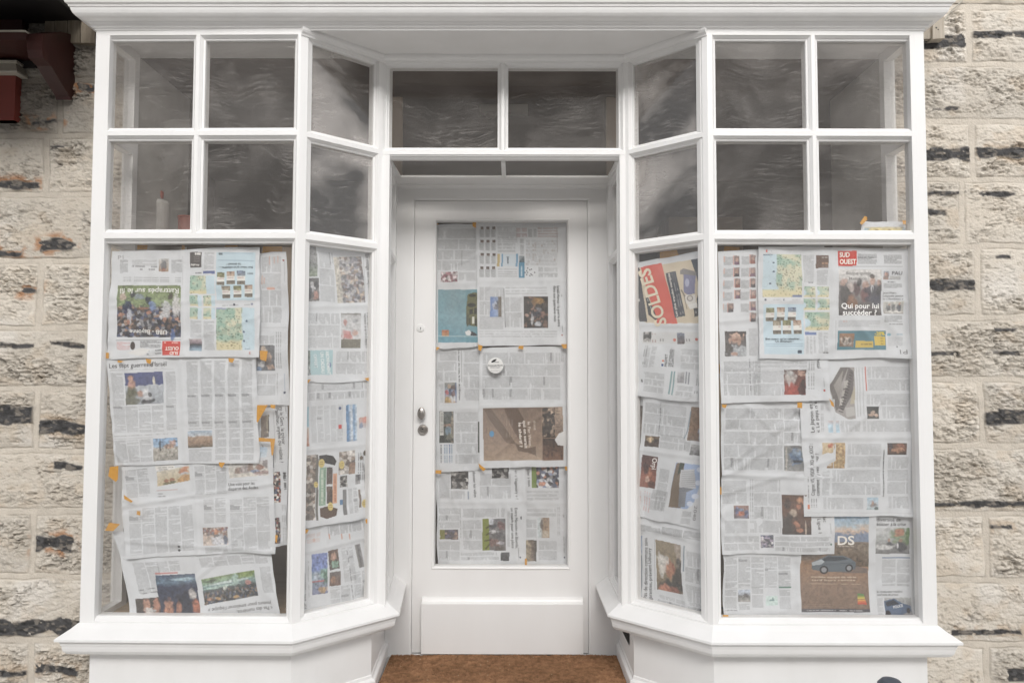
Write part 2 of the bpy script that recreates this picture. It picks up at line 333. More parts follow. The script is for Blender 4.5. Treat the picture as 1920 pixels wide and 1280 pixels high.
# cornice
CP = [(0, 2.528), (.004, 2.529), (.005, 2.535), (.013, 2.538), (.0147, 2.545), (.021, 2.549), (.024, 2.554), (.031, 2.5555), (.040, 2.557), (.049, 2.5615), (.056, 2.569), (.060, 2.578), (.0625, 2.5875), (.066, 2.589), (.067, 2.596),
      (.074, 2.599), (.078, 2.61), (.088, 2.625), (.098, 2.638), (.105, 2.65), (.105, 2.675), (.112, 2.677), (.112, 2.695), (.0, 2.72), (-.12, 2.72), (-.12, 2.5325), (0, 2.5325)]
mb = MB(); mb.sweep([(C0[0], WY+.01), C0, C5, (C5[0], WY+.01)], CP[:-3]+[(-.01, 2.72), (-.01, 2.5325)])
mb.build('cornice', MP, front)
mb = MB(); mb.box((C0[0]+.004, -.012, 2.5365), (C5[0]-.004, .235, 2.5665)); mb.build('soffit', MP, front)
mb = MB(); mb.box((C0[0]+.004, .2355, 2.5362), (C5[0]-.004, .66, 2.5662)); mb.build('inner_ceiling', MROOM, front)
mb = MB(); mb.sweep([C1, C2, C3, C4], [(0, 2.508), (.004, 2.509), (.006, 2.515), (.013, 2.52), (.017, 2.527), (.018, 2.536), (0, 2.536)]); mb.build('bed_moulding', MP, front)
# sills + stall risers
SP = [(-.002, .352), (.004, .352), (.020, .338), (.0535, .3150), (.056, .3125), (.056, .3045), (.052, .3033), (.046, .3005), (.0425, .294), (.0415, .286), (.039, .285), (.0385, .277), (.0355, .265), (.0285, .255), (.017, .248), (.004, .2455), (-.010, .2445), (-.012, .238), (-.027, .238)]
RP = [(-.0255, .310), (-.0255, .075), (-.022, .072), (-.020, .062), (-.010, .056), (-.008, .05), (-.008, -.145), (-.06, -.145), (-.06, .310)]
pL = [(C0[0], WY+.01), C0, C1, C2, (DL[0], DY-.001)]; pR = [(DR[0], DY-.001), C3, C4, C5, (C5[0], WY+.01)]
qL = pL[:3]+[C2S, (SL[0], DY-.001)]; qR = [(SR_[0], DY-.001), C3S]+pR[2:]
for p, lab in ((pL, 'left'), (pR, 'right')):
    q = qL if lab == 'left' else qR
    mb = MB(); mb.sweep(q, SP, segs=[0, 1, 2] if lab == 'left' else [1, 2, 3])
    k_ = SP.index((.056, .3045)); mb.sweep(q, SP[:k_+1]+[(.052, .3033), (-.06, .303)], segs=[3] if lab == 'left' else [0]); o = mb.build('window_sill', MP, front)
    mb = MB(); mb.sweep(p, RP)
    o = mb.build('stall_riser', MP, front)
# triangular gap in the right stall riser beside the door
g = rsR.off(-.0255)
mb = MB(); t3 = [(1164.5, 1178), (1179, 1182), (1179, 1208)]
def on_plane(pl, pts, dep): return [pl.pt(*pl.px(np.array(x), np.array(y), dep), dep) for x, y in pts]
tri0 = on_plane(g, t3, -.0035)
mb.quad(*tri0); tri1 = on_plane(g, t3, -.0005); mb.quad(*tri1[::-1])
for i in range(3): mb.quad(tri0[i], tri1[i], tri1[(i+1) % 3], tri0[(i+1) % 3])
v = mb.build('vent_gap', MBLACK, front); v['label'] = 'dark triangular gap low in the right base'
# glazed ceiling of the recess
mb = MB(); zc = 2.114; xl, xr = C2B[0]-.014, C3B[0]+.010
mb.box((xl-.02, .455, zc-.006), (xr+.02, DY+.03, zc+.002)); mb.box((xl-.02, .245, zc-.005), (xl+.020, .455, zc+.002)); mb.box((xr-.025, .245, zc-.005), (xr+.02, .455, zc+.002)); mb.box((.006, .245, zc-.0055), (.024, .455, zc+.002))
mb.sweep([(-.478, DY+.002), (.486, DY+.002)], [(0, zc-.022), (.006, zc-.022), (.008, zc-.016), (.018, zc-.01), (.02, zc-.004), (0, zc-.0065)])
cl = mb.build('recess_ceiling', MP, front)
for a, b in ((xl+.02, .006), (.024, xr-.025)):
    mb = MB(); mb.box((a-.003, .240, zc-.001), (b+.003, .458, zc+.0015)); uv = [(p[0]+seedc[0], p[1]+7) for p in mb.v]; seedc[0] += 2; mb.build('glass_pane', MG_CE, cl, uvs=uv)
# door frame
dfp = frontal(DY); mb = MB(); DX = .394
PD = [(0, -.010), (.001, -.003), (.006, -.0012), (.009, 0)]
g_ = lambda x: x+3
framed(mb, dfp, (g_(DL[0]-.055), g_(DR[0]+.055), -.02, 2.14), [(g_(-DX), g_(DX), -.011, 2.04)], 0, prof=PD, back=.09)
mb.box((-.394, DY+.012, -.012), (.394, DY+.09, .006))
mb.sweep([(-.487, DY), (-.43, DY)], [(0, 0), (0, .001)]) if False else None
mb.build('door_frame', MP, front)
# door
dmb = MB(); DG = (-.2939, .3017, .3912, 1.9453); dp = frontal(.6)
PDG = [(0, -.014), (.001, -.003), (.004, .002), (.009, .004), (.012, .003), (.013, 0)]
framed(dmb, dp, (g_(-.3928), g_(.3928), .012, 2.0385), [(g_(DG[0]), g_(DG[1]), DG[2], DG[3])], 0, prof=PDG, back=.04)
door = dmb.build('door', MDOOR, front); door['label'] = 'white door with one tall glass pane'
pane(dp, (g_(DG[0]), g_(DG[1]), DG[2], DG[3]), MG_LO, door, dep=.016)
kp = frontal(.563)
def rect_px(pl, x0, y0, x1, y1, dep=0.):
    u0, z1 = pl.px(np.array(x0), np.array(y0), dep); u1, z0 = pl.px(np.array(x1), np.array(y1), dep); return float(u0), float(u1), float(z0), float(z1)
ku0, ku1, kz0, kz1 = rect_px(kp, 790, 1131.5, 1094, 1226.5)
mb = MB(); x0, x1 = ku0-3, ku1-3
mb.sweep([(x0, .5995), (x1, .5995)], [(0, kz0), (.0355, kz0), (.0365, kz0+.001), (.0365, kz1-.001), (.0355, kz1), (.020, kz1+.006), (.016, kz1+.014), (.004, kz1+.02), (0, kz1+.02)])
mb.build('kick_panel', MDOOR, door)
def on_door(x, y): u, z = dp.px(np.array(x), np.array(y)); return (float(u)-3, .6, float(z))
c = on_door(788.5, 615); mb = MB(); mb.lathe(c, [(.0185, 0), (.0185, .002), (.016, .004), (.0125, .0045), (.0118, .003), (.0100, .003), (.0095, .0055), (0.001, .006)], n=30); kl = mb.build('keyhole_plate', MP, door)
mb = MB(); mb.box((c[0]-.0008+.001, c[1]-.0068, c[2]-.008), (c[0]+.0022, c[1]-.0055, c[2]+.001)); mb.lathe((c[0]+.001, c[1]-.0055, c[2]+.001), [(.0025, 0), (.0025, .0012)], n=12); mb.build('keyhole', MINK, kl)
c = on_door(791.5, 774); mb = MB(); mb.lathe((c[0], c[1], c[2]), [(.011, 0), (.010, .012), (.014, .018), (.0185, .023), (.0185, .029), (.016, .035), (.010, .039), (.003, .041)], sx=.95, sz=1.45, n=32); mb.build('door_knob', MSTEEL, door)
c = on_door(793, 805.5); mb = MB(); mb.lathe(c, [(.0235, 0), (.0235, .004), (.021, .0085), (.016, .0095), (.0145, .0085), (.012, .0085), (.0115, .011), (.002, .0115)], n=32); lk = mb.build('door_lock', MSTEEL, door)
mb = MB(); mb.box((c[0]-.004, c[1]-.0128, c[2]+.003), (c[0]+.003, c[1]-.0116, c[2]+.0075)); mb.build('keyhole', MINK, lk)

# ------------------------------------------------------------------ newspapers
fontc = {}
def text_geo(s, bold):
    k = (s, bold)
    if k in fontc: return fontc[k]
    c = bpy.data.curves.new('t', 'FONT'); c.body = s; c.offset = bold; c.resolution_u = 3
    o = bpy.data.objects.new('t', c); COL.objects.link(o); dg = bpy.context.evaluated_depsgraph_get()
    me = bpy.data.meshes.new_from_object(o.evaluated_get(dg)); me.calc_loop_triangles()
    v = np.array([p.co[:2] for p in me.vertices]).reshape(-1, 2); t = np.array([q.vertices[:] for q in me.loop_triangles]).reshape(-1, 3)
    bpy.data.objects.remove(o); bpy.data.curves.remove(c); bpy.data.meshes.remove(me)
    fontc[k] = (v, t); return v, t
CAPH = None
PK = 1.2
PAPER = (203, 206, 210)
def affine(rc):
    if len(rc) == 4 and np.isscalar(rc[0]): x0, y0, x1, y1 = rc; return np.array([x0, y0]), np.array([x1-x0, 0.]), np.array([0., y1-y0])
    a, b, c = (np.array(p, float) for p in rc[:3]); return a, b-a, c-a            # TL, TR, BL
class Sheet:
    n = 0
    def __init__(s, label, plane, quad, layer, tone=1., fold=None, group='newspaper sheets taped inside the windows', uvmode=False, wr=1., step=1.0, cat='newspaper', curl=0., tint=(1, 1, 1), rag=1.5):
        Sheet.n += 1; s.id = Sheet.n*31; s.pl = plane; s.layer = layer; s.label = label; s.group = group; s.uvm = uvmode; s.wr = wr; s.cat = cat
        q = [np.array(p, float) for p in quad]
        W = int(max(np.linalg.norm(q[1]-q[0]), np.linalg.norm(q[2]-q[3]))/step); H = int(max(np.linalg.norm(q[3]-q[0]), np.linalg.norm(q[2]-q[1]))/step)
        if plane in (al, ar): W = int(W*1.3)
        W = max(W, 12); H = max(H, 12)
        u, v = np.meshgrid(np.linspace(0, 1, W), np.linspace(0, 1, H)); s.u, s.v = u, v
        P = (q[0][None, None]*((1-u)*(1-v))[..., None] + q[1]*(u*(1-v))[..., None] + q[2]*(u*v)[..., None] + q[3]*((1-u)*v)[..., None])
        i = s.id
        eu = 1-sstep(0, .12, np.minimum(u, 1-u)); ev = 1-sstep(0, .12, np.minimum(v, 1-v))
        P[..., 0] += (vn(v*4+u*.5, u*2, i)-.5)*2*rag*eu*1.0; P[..., 1] += (vn(u*4, v*2, i+3)-.5)*2*rag*ev + (np.sin(u*math.pi))*curl*sstep(.5, 1, v)
        s.X, s.Y = P[..., 0], P[..., 1]; s.q = q
        base = lin(PAPER)*np.array(tint)*tone
        s.C = np.ones((H, W, 3))*base*(1+.05*(fbm(u*5, v*6, i+5)-.5))[..., None]
        s.fold = fold; s.txt = []
    # --- painting, all in photo pixels
    def loc(s, rc):
        a, e1, e2 = affine(rc); dx = s.X-a[0]; dy = s.Y-a[1]; det = e1[0]*e2[1]-e1[1]*e2[0]
        return (dx*e2[1]-dy*e2[0])/det, (e1[0]*dy-e1[1]*dx)/det, np.linalg.norm(e1), np.linalg.norm(e2)
    def mix(s, m, c, a=1.):
        c = np.asarray(c, float)
        if c.ndim == 1: c = np.broadcast_to(c, s.C.shape)
        k = (m*a)[..., None] if np.ndim(m) else m*a
        s.C = s.C*(1-k) + c*k
    def cols(s, rc, n, rot=0, ink=.215, col=(74, 74, 76), head=.015, gut=2.2, lh=2.1):
        a, b, w, h = s.loc(rc); inside = (a > 0) & (a < 1) & (b > 0) & (b < 1)
        if rot: a, b, w, h = b, a, h, w
        k = np.floor(a*n); f = a*n-k; cw = w/n; g = gut/cw
        ln = np.floor(b*h/lh); r = hsh(ln, k, s.id+1); r2 = hsh(ln, k, s.id+2)
        para = vn(b*h/26, k*7.3, s.id+4)
        endx = np.where(r < .13, .2+.75*r2, 1.); blank = (r > .965)
        m = (f > g/2) & (f < 1-g/2) & (f < endx) & ~blank & inside
        tex = .65+.7*hsh(np.floor(a*w/1.3), ln, s.id+3)
        hd = hsh(np.floor(ln/2), k, s.id+6) < head
        k_ = np.clip(ink*tex*(.85+.35*para) + hd*.3*(f < .75), 0, .9)
        s.mix(m.astype(float), lin(col), k_); return s
    def box(s, rc, c, al_=1., soft=0):
        a, b, w, h = s.loc(rc); s.mix(((a > 0) & (a < 1) & (b > 0) & (b < 1)).astype(float), lin(c), al_); return s
    def poly(s, pts, c, al_=1.):
        ins = np.zeros(s.X.shape, bool); j = len(pts)-1
        for i in range(len(pts)):
            (xi, yi), (xj, yj) = pts[i], pts[j]
            if yi != yj: ins ^= ((yi > s.Y) != (yj > s.Y)) & (s.X < (xj-xi)*(s.Y-yi)/(yj-yi)+xi)
            j = i
        s.mix(ins.astype(float), lin(c), al_); return s
    def ell(s, cx, cy, rx, ry, c, al_=1.):
        d = ((s.X-cx)/rx)**2+((s.Y-cy)/ry)**2; s.mix(1-sstep(.75, 1.15, d), lin(c), al_); return s
    def blob(s, cx, cy, rx, ry, c, al_=.85):                # soft-edged patch inside a printed photo
        d = ((s.X-cx)/rx)**2+((s.Y-cy)/ry)**2+1.3*(fbm(s.X/3.2, s.Y/3.2, s.id+50, 2)-.5); s.mix(1-sstep(.35, 1.25, d), lin(c)*(.7+.6*vn(s.X/2.4, s.Y/2.4, s.id+51))[..., None], al_); return s
    def line(s, x0, y0, x1, y1, c=(90, 90, 92), w=.8, al_=.7):
        d = np.array([x1-x0, y1-y0], float); L = np.linalg.norm(d); d /= L; dx = s.X-x0; dy = s.Y-y0
        t = dx*d[0]+dy*d[1]; q = np.abs(-dx*d[1]+dy*d[0]); s.mix((t > 0)*(t < L)*np.clip(w+.5-q, 0, 1), lin(c), al_); return s
    def pic(s, rc, grad, blobs=(), nz=.25, rot=0, fine=1.6, pal=None, cell=4., palmask=(0, 1), kp=1.):
        a, b, w, h = s.loc(rc); ins = (a > 0) & (a < 1) & (b > 0) & (b < 1)
        if rot == 90: a, b, w, h = b, 1-a, h, w
        elif rot == 180: a, b = 1-a, 1-b
        elif rot == 270: a, b, w, h = 1-b, a, h, w
        s.seed = s.id + int(abs(s._k(rc)))
        ts = [g[0] for g in grad]; cs = np.array([lin(g[1]) for g in grad])
        wob = b + (fbm(a*w/9, b*h/9, s.seed)-.5)*.12
        c = np.stack([np.interp(wob, ts, cs[:, k]) for k in range(3)], -1)
        if pal is not None:
            d, idn, d2 = voro(a*w/cell+vn(a*9, b*9, 2)*.6, b*h/cell, s.seed+1); pc = np.array([lin(p) for p in pal])
            ci = pc[np.minimum((idn*len(pal)).astype(int), len(pal)-1)]*(.65+.6*(hsh(np.floor(idn*9999), 0, 3)))[..., None]*(.72+.28*sstep(0, .35, d2-d))[..., None]
            m = (sstep(palmask[0]-.03, palmask[0]+.03, wob)*(1-sstep(palmask[1]-.03, palmask[1]+.03, wob)))[..., None]*kp; c = c*(1-m)+ci*m
        for bl in blobs:
            sx, sy, rx, ry, bc = bl[:5]; d = ((a-sx+(vn(a*9, b*9, s.seed+7)-.5)*rx*.7)/rx)**2+((b-sy+(vn(a*9, b*9, s.seed+8)-.5)*ry*.7)/ry)**2
            m = .82*(1-sstep(.4, 1.45, d+.5*(fbm(a*w/3., b*h/3., s.seed+11, 2)-.5)))[..., None]; c = c*(1-m)+lin(bc)*(.78+.44*vn(a*w/3.3, b*h/3.3, s.seed+12))[..., None]*m
        n1 = fbm(a*w/fine/2.2, b*h/fine/2.2, s.seed+3, 3); n2 = voro(a*w/5.5, b*h/5.5, s.seed+13)[1]; c = c*np.clip(1+(nz+.12)*2.2*(n1-.5)+(nz*.55+.04)*(n2-.5), .25, 2)[..., None]; c = c*.93+.07*c.mean(-1, keepdims=True); c = c*.92+.028
        s.mix(ins.astype(float), c); return s
    def _k(s, rc): return rc[0]*7+rc[1]*3 if np.isscalar(rc[0]) else rc[0][0]*7+rc[0][1]*3
    def text(s, st, x0, y0, x1, y1, h, c=(45, 45, 47), bold=.0):
        s.txt.append((st, x0, y0, x1, y1, h, c, bold)); return s
    def greek(s, x0, y0, x1, y1, w=1.6, c=(60, 60, 62), al_=.6):     # one line of lettering too small to read
        d = np.array([x1-x0, y1-y0], float); L = np.linalg.norm(d); d /= L; dx = s.X-x0; dy = s.Y-y0
        t = dx*d[0]+dy*d[1]; q = np.abs(-dx*d[1]+dy*d[0]); m = (t > 0)*(t < L)*np.clip(w/2+.5-q, 0, 1)*(.35+.65*(vn(t/2.0, t*0, s.id+40) > .33))*(vn(t/7., t*0+3, s.id+41) > .2)
        s.mix(m, lin(c), al_); return s
    # --- geometry
    def disp(s, u, z):
        k = {id(fl): 11, id(fr): 22, id(al): 33, id(ar): 44}.get(id(s.pl), 55)
        h = .0115*(fbm(u*6, z*6, k, 3)-.5)*2
        a = u*.8+z*.6; b_ = -u*.6+z*.8
        r1 = np.abs(fbm(a*6, b_*2.6, k+7, 2)-.5); h = h + .0042*sstep(.17, 0, r1)*sstep(.4, .7, vn(u*3, z*3, k+9))
        r2 = np.abs(fbm(a*3.2+5, b_*8, k+8, 2)-.5); h = h + .0036*sstep(.15, 0, r2)*sstep(.4, .65, vn(u*3+9, z*3, k+10))
        h = np.clip(h*s.wr, -.02, .012) + .0022*(fbm(u*13, z*13, s.id, 3)-.5)*2
        return h
    def depth(s, X, Y, u, z):
        d = .022 + .0058*s.layer - s.disp(u, z)
        q_ = s.q; v_ = np.clip((Y-(q_[0][1]+q_[1][1])/2)/((q_[2][1]+q_[3][1])/2-(q_[0][1]+q_[1][1])/2), 0, 1); w_ = np.clip((X-(q_[0][0]+q_[3][0])/2)/((q_[1][0]+q_[2][0])/2-(q_[0][0]+q_[3][0])/2), 0, 1)
        d = d - .0075*sstep(.88, 1, v_)*sstep(.35, .7, vn(w_*4, w_*0, s.id+60)) - .005*sstep(.94, 1, np.maximum(w_, 1-w_))*sstep(.4, .7, vn(v_*4, v_*0, s.id+61))
        if s.fold:
            for (x0, y0, x1, y1, amp) in s.fold:
                L = math.hypot(x1-x0, y1-y0); q = (-(X-x0)*(y1-y0)+(Y-y0)*(x1-x0))/L
                d = d - .45*amp*np.exp(-(q/4.5)**2) + .25*amp*np.exp(-((q-9)/6)**2)
        return np.maximum(d, .0095)
    def world(s, X, Y, extra=0.):
        base = .022+.0058*s.layer
        if s.uvm: u, z = X/510., -Y/510.
        else: u, z = s.pl.px(X, Y, base)
        return s.pl.pt(u, z, s.depth(X, Y, u, z)-extra)
    def done(s, name='newspaper_sheet'):
        global CAPH
        if CAPH is None: CAPH = text_geo('H', 0.)[0][:, 1].max()
        s.C = s.C*.86+.14*s.C.mean(-1, keepdims=True); P = s.world(s.X, s.Y); ev, et, ec = [], [], []; nb = 0
        for st, x0, y0, x1, y1, h, c, bold in s.txt:
            v, t = text_geo(st, bold)
            if not len(v): continue
            mn, mxx = v[:, 0].min(), v[:, 0].max(); d = np.array([x1-x0, y1-y0], float); L = np.linalg.norm(d); d /= L; n = np.array([d[1], -d[0]])
            a = (v[:, 0]-mn)/(mxx-mn)*L; b = v[:, 1]/CAPH*h
            ev.append(s.world(x0+a*d[0]+b*n[0], y0+a*d[1]+b*n[1], .0013)); et.append(t+nb); nb += len(v); ec.append(np.broadcast_to(lin(c), (len(v), 3))*PK)
        ex = (np.vstack(ev), np.vstack(et), np.vstack(ec)) if ev else None
        o = grid_mesh(name, P, np.clip(s.C*PK, 0, .9), MPAPER, extra=ex); tag(o, s.label, s.cat, s.group); return o
    # --- a few shared picture recipes
    def map_(s, rc, sea='left', v=0):
        a, b, w, h = s.loc(rc); ins = ((a > 0) & (a < 1) & (b > 0) & (b < 1)).astype(float)
        if v: a, b = 1-a, 1-b
        i = s.id+int(s._k(rc)) % 99
        n = fbm(a*w/14, b*h/14, i, 4); g = lin((160, 185, 168)); y = lin((202, 200, 174)); gg = lin((126, 163, 148))
        k = sstep(.35, .65, n+.35*(a-.6))[..., None]; c = g*(1-k)+y*k; k2 = sstep(.5, .62, fbm(a*w/8, b*h/8, i+3, 3))[..., None]; c = c*(1-.5*k2)+gg*.5*k2
        k = sstep(.72, .9, b+.1*(n-.5))[..., None]; c = c*(1-k)+lin((208, 199, 160))*k
        if sea == 'left': m = 1-sstep(.36, .40, a+.10*(vn(b*6, b*0, i)-.5)+.14*sstep(.6, .85, b)*0); m = m*(1-sstep(.8, .84, b))
        elif sea == 'small': m = 1-sstep(.25, .35, np.hypot(a*1.2, (b-.6)*1.0)+.06*n)
        else: m = sstep(.7, .74, a+.1*n)
        c = c*(1-m[..., None])+lin((186, 206, 216))*m[..., None]
        sp = (hsh(np.floor(a*w/2.2), np.floor(b*h/2), i+5) > .88)*.45*(1-m*.8); c = c*(1-sp[..., None]); s.mix(ins, c); return s
FIELD = [(0, (112, 128, 78)), (.35, (120, 138, 88)), (1, (90, 100, 70))]
RUGBY = [(45, 48, 62), (60, 66, 92), (38, 40, 48), (150, 150, 155), (160, 128, 108), (74, 84, 120), (90, 70, 60)]
CROWD = [(120, 96, 84), (60, 48, 46), (170, 150, 140), (90, 100, 130), (140, 60, 50), (200, 190, 180), (40, 40, 46)]
CAT = [(60, 54, 52), (150, 130, 115), (90, 70, 58), (190, 180, 170), (205, 200, 195), (110, 96, 84)]
GREY = [(70, 70, 72), (110, 108, 106), (150, 148, 146), (50, 50, 52), (180, 178, 175)]

# ---------------- left front window
A = Sheet('upside down newspaper spread with a large rugby crowd photo beside weather maps', fl, [(209, 471), (488, 463), (487, 669), (204, 673)], 0, fold=[(340, 466, 346, 670, .003), (345, 566, 490, 558, .004), (250, 671, 320, 648, .004)])
A.text('P1', 221, 486, 231, 485.5, 7, (150, 150, 152))
for x0, x1 in ((223, 240), (320, 343)): A.cols((x0, 487, x1, 512), 1, ink=.3)
A.cols((246, 487, 294, 498), 1, ink=.2); A.greek(294, 500, 246, 499, 3, (70, 70, 72), .6); A.greek(290, 505, 262, 505, 3, (70, 70, 72), .6); A.pic((297, 485, 316, 509), [(0, (190, 190, 188)), (1, (150, 120, 90))], [(.5, .5, .34, .45, (90, 96, 104)), (.5, .85, .2, .2, (150, 96, 70))], rot=0)
for y in (521, 525, 528): A.greek(340, y, 226, y-1, 1.6, (90, 90, 92), .45)
A.pic((221, 535, 339.5, 632), [(0, (110, 126, 76)), (.12, (118, 136, 84)), (.40, (128, 146, 100)), (.44, (60, 62, 70)), (1, (58, 60, 72))], nz=.45, pal=RUGBY, cell=5.5, palmask=(.40, 1.2), kp=.85)
for (x, y, rx, ry, c) in ((240, 577, 9, 16, (48, 56, 84)), (244, 590, 5, 12, (176, 178, 186)), (281, 563, 7, 8, (40, 46, 66)), (288, 574, 7, 10, (120, 140, 180)), (263, 556, 12, 6, (130, 140, 150)), (313, 577, 9, 14, (186, 188, 190)), (331, 572, 8, 22, (194, 192, 192)),
                          (308, 592, 8, 8, (190, 190, 192)), (310, 598, 4, 4, (176, 130, 110)), (332, 598, 4, 4, (176, 130, 110)), (242, 604, 3, 5, (170, 120, 98)), (281, 586, 5, 4, (168, 122, 104)), (232, 556, 6, 9, (180, 160, 148)), (228, 590, 7, 4, (160, 120, 100)), (270, 578, 14, 2.5, (150, 112, 90)), (320, 556, 5, 8, (66, 58, 56)), (250, 552, 6, 7, (60, 62, 74)), (324, 628, 5, 12, (80, 104, 150))): A.blob(x, y, rx, ry, c, .9)
A.text('Rattrapés sur le fil', 336, 541, 226, 541, 9.5, (222, 222, 218), .012); A.text('UBB - Bayonne', 313.5, 619, 245, 618, 8, (226, 226, 224), .012)
A.line(220, 638, 340, 636.5, (80, 80, 82), .6); A.cols((220, 641, 246, 656), 1, ink=.3, col=(190, 90, 80)); A.ell(250, 648, 4.5, 8, (60, 50, 48)); A.cols((262, 639, 303, 652), 1, ink=.42); A.greek(304, 656, 280, 658, 3, (50, 50, 52), .6); A.greek(303, 662, 276, 664, 3, (50, 50, 52), .55); A.poly([(262, 652), (283, 655), (268, 668), (240, 662)], (214, 212, 208), .7)
A.box((305, 639.5, 339.5, 666), (200, 62, 50)); A.text('SUD', 336.5, 659, 320, 659, 5.6, (238, 230, 222), .02); A.text('OUEST', 336.5, 650, 311, 650, 6.2, (238, 230, 222), .02); A.greek(335, 642.5, 308, 642, 2.2, (238, 214, 208), .6)
A.line(343, 480, 343, 535, (140, 140, 142), .4, .5)
A.box((357, 473, 379.5, 502), (88, 84, 84)); A.greek(378, 476.5, 362, 476, 4, (226, 224, 220), .9); [A.greek(376, y, 360, y, 1, (150, 146, 142), .7) for y in (482, 486, 490)]; A.text('nuit', 375, 496, 359, 495, 4, (232, 230, 226), .02)
A.greek(379, 512, 357, 512.5, 2.4, (50, 50, 52), .7); A.cols((383, 473, 403.5, 505), 1, ink=.22); A.box((382, 508, 403.5, 513.5), (92, 106, 152))
A.map_((357, 517, 403.5, 551), 'right', 0); [A.map_(r, 'right', 0) for r in ((357, 554, 379, 574), (382, 554, 403.5, 574), (357, 577, 379, 598), (382, 577, 403.5, 598))]
A.cols((357, 601, 380, 632), 1, ink=.2); A.cols((382, 602, 403, 656), 1, ink=.22, head=.05); A.pic((356, 635, 379, 658), [(0, (180, 168, 170)), (.3, (150, 130, 140)), (.45, (60, 62, 68)), (.7, (90, 110, 130)), (1, (150, 178, 196))])
A.box((406, 473, 478.5, 563), (184, 204, 214)); A.greek(410, 476, 418, 476, 4, (60, 70, 80), .8); A.line(416, 475, 474, 475, (110, 140, 165), .5); A.line(409, 488, 476, 489, (110, 140, 165), .6); A.text('Bien mieux qu’un calendrier…', 474, 499.5, 412, 500.5, 3.6, (60, 66, 74), .012); A.text('Un almanach !', 452, 493.5, 426, 494, 3.6, (60, 66, 74), .012)
def books(S, cells, flip):
    pals = [((120, 124, 80), (150, 146, 110)), ((150, 120, 100), (190, 170, 150)), ((100, 120, 150), (160, 170, 180)), ((120, 110, 90), (170, 160, 140))]
    for k, (x, y, w, h) in enumerate(cells):
        S.box((x, y, x+w, y+h), (214, 212, 206)); p = pals[k % 4]
        S.pic((x, y, x+w, y+h*.38), [(0, p[0]), (1, p[1])], nz=.5); S.pic((x, y+h*.72, x+w, y+h), [(0, (90, 84, 76)), (1, (130, 120, 104))], nz=.5); S.greek(x+1, y+h*.5, x+w-1, y+h*.48, 1.5, (150, 80, 80), .6)
books(A, [(408, 511, 14, 24), (426, 509, 15, 24), (445, 508, 15, 26), (417, 536, 15, 23), (438, 536, 15, 22), (459, 534, 15, 23)], 1); A.greek(475, 513, 464, 513, 3, (80, 90, 100), .7)
A.greek(470, 571, 416, 573, 1.6, (120, 120, 122), .6); A.ell(439, 571, 2, 2.5, (60, 62, 80)); A.ell(473, 570, 2.2, 2.2, (120, 126, 150))
A.map_((405.5, 577, 478, 656), 'right', 0); A.box((405.5, 577, 424, 580), (150, 158, 182)); A.greek(470, 654, 456, 654, 1.4, (60, 70, 110), .6)
for x, y in ((463, 602), (457, 622), (457, 639)): A.ell(x, y, 2, 2.2, (70, 88, 120), .9)
A.text('2', 471.5, 660, 468, 660, 3.5, (190, 60, 60), .02); A.done()

B = Sheet('sheet with a photo of an officer at microphones against a blue wall', fl, [(202, 667), (481, 663), (486, 866), (216, 872)], 1, fold=[(341, 672, 348, 870, .0035), (345, 770, 486, 762, .002), (400, 700, 485, 800, .003), (205, 830, 232, 872, .005)])
B.text('Les sept guerres d’Israël', 209, 690, 313.5, 685.5, 8.2, (66, 66, 68), .0); B.line(210, 695, 328, 691.5, (150, 150, 152), .4, .6); B.greek(210, 693, 310, 689.5, 1.2, (110, 110, 112), .4)
B.cols([(210, 699), (232.5, 699), (214, 811)], 1); B.pic([(235, 699.5), (306, 696), (236.5, 759)], [(0, (74, 84, 134)), (.40, (70, 80, 128)), (.42, (176, 182, 190)), (1, (150, 156, 164))],
   [(.12, .80, .26, .34, (92, 92, 66)), (.20, .60, .14, .16, (96, 96, 70)), (.17, .32, .115, .20, (190, 142, 118)), (.15, .20, .09, .09, (196, 152, 130)), (.40, .66, .09, .09, (186, 140, 116)), (.76, .30, .035, .13, (214, 210, 190)), (.55, .75, .10, .22, (206, 208, 212)), (.63, .70, .05, .07, (40, 40, 44)), (.56, .92, .16, .07, (44, 44, 48)), (.72, .88, .05, .05, (60, 60, 64)), (.48, .88, .05, .06, (52, 52, 56))], nz=.12)
B.cols([(310, 697), (331, 696), (312, 806)], 1); B.cols([(234, 762), (307, 759.5), (237, 811)], 3); B.greek(213, 818, 327, 812, 1.4, (110, 110, 112), .5); B.line(214, 823, 286, 819.5, (130, 130, 132), .4, .5)
B.cols([(214, 826), (284, 822), (218, 868)], 3); B.pic([(287.5, 822), (333, 819.5), (289, 864)], [(0, (120, 158, 196)), (.38, (140, 170, 198)), (.46, (176, 170, 160)), (1, (150, 146, 138))], [(.80, .28, .16, .16, (170, 130, 104)), (.62, .38, .2, .1, (178, 140, 112)), (.28, .30, .05, .24, (58, 66, 76))], nz=.5)
for k in range(5): B.cols([(350+25.5*k, 677-.5*k), (372.5+25.5*k, 676.5-.5*k), (352+25.5*k, 800 if k < 2 else 862)], 1, head=.05, ink=.24)
B.greek(352, 804, 398, 802, 1.6, (100, 100, 102), .5); B.pic([(352, 808), (398, 806), (353, 839.5)], [(0, (150, 172, 194)), (.3, (178, 184, 190)), (.38, (166, 140, 116)), (.7, (150, 120, 96)), (1, (92, 84, 70))], nz=.3); B.cols([(353, 842), (398, 840), (354, 866)], 1); B.done()

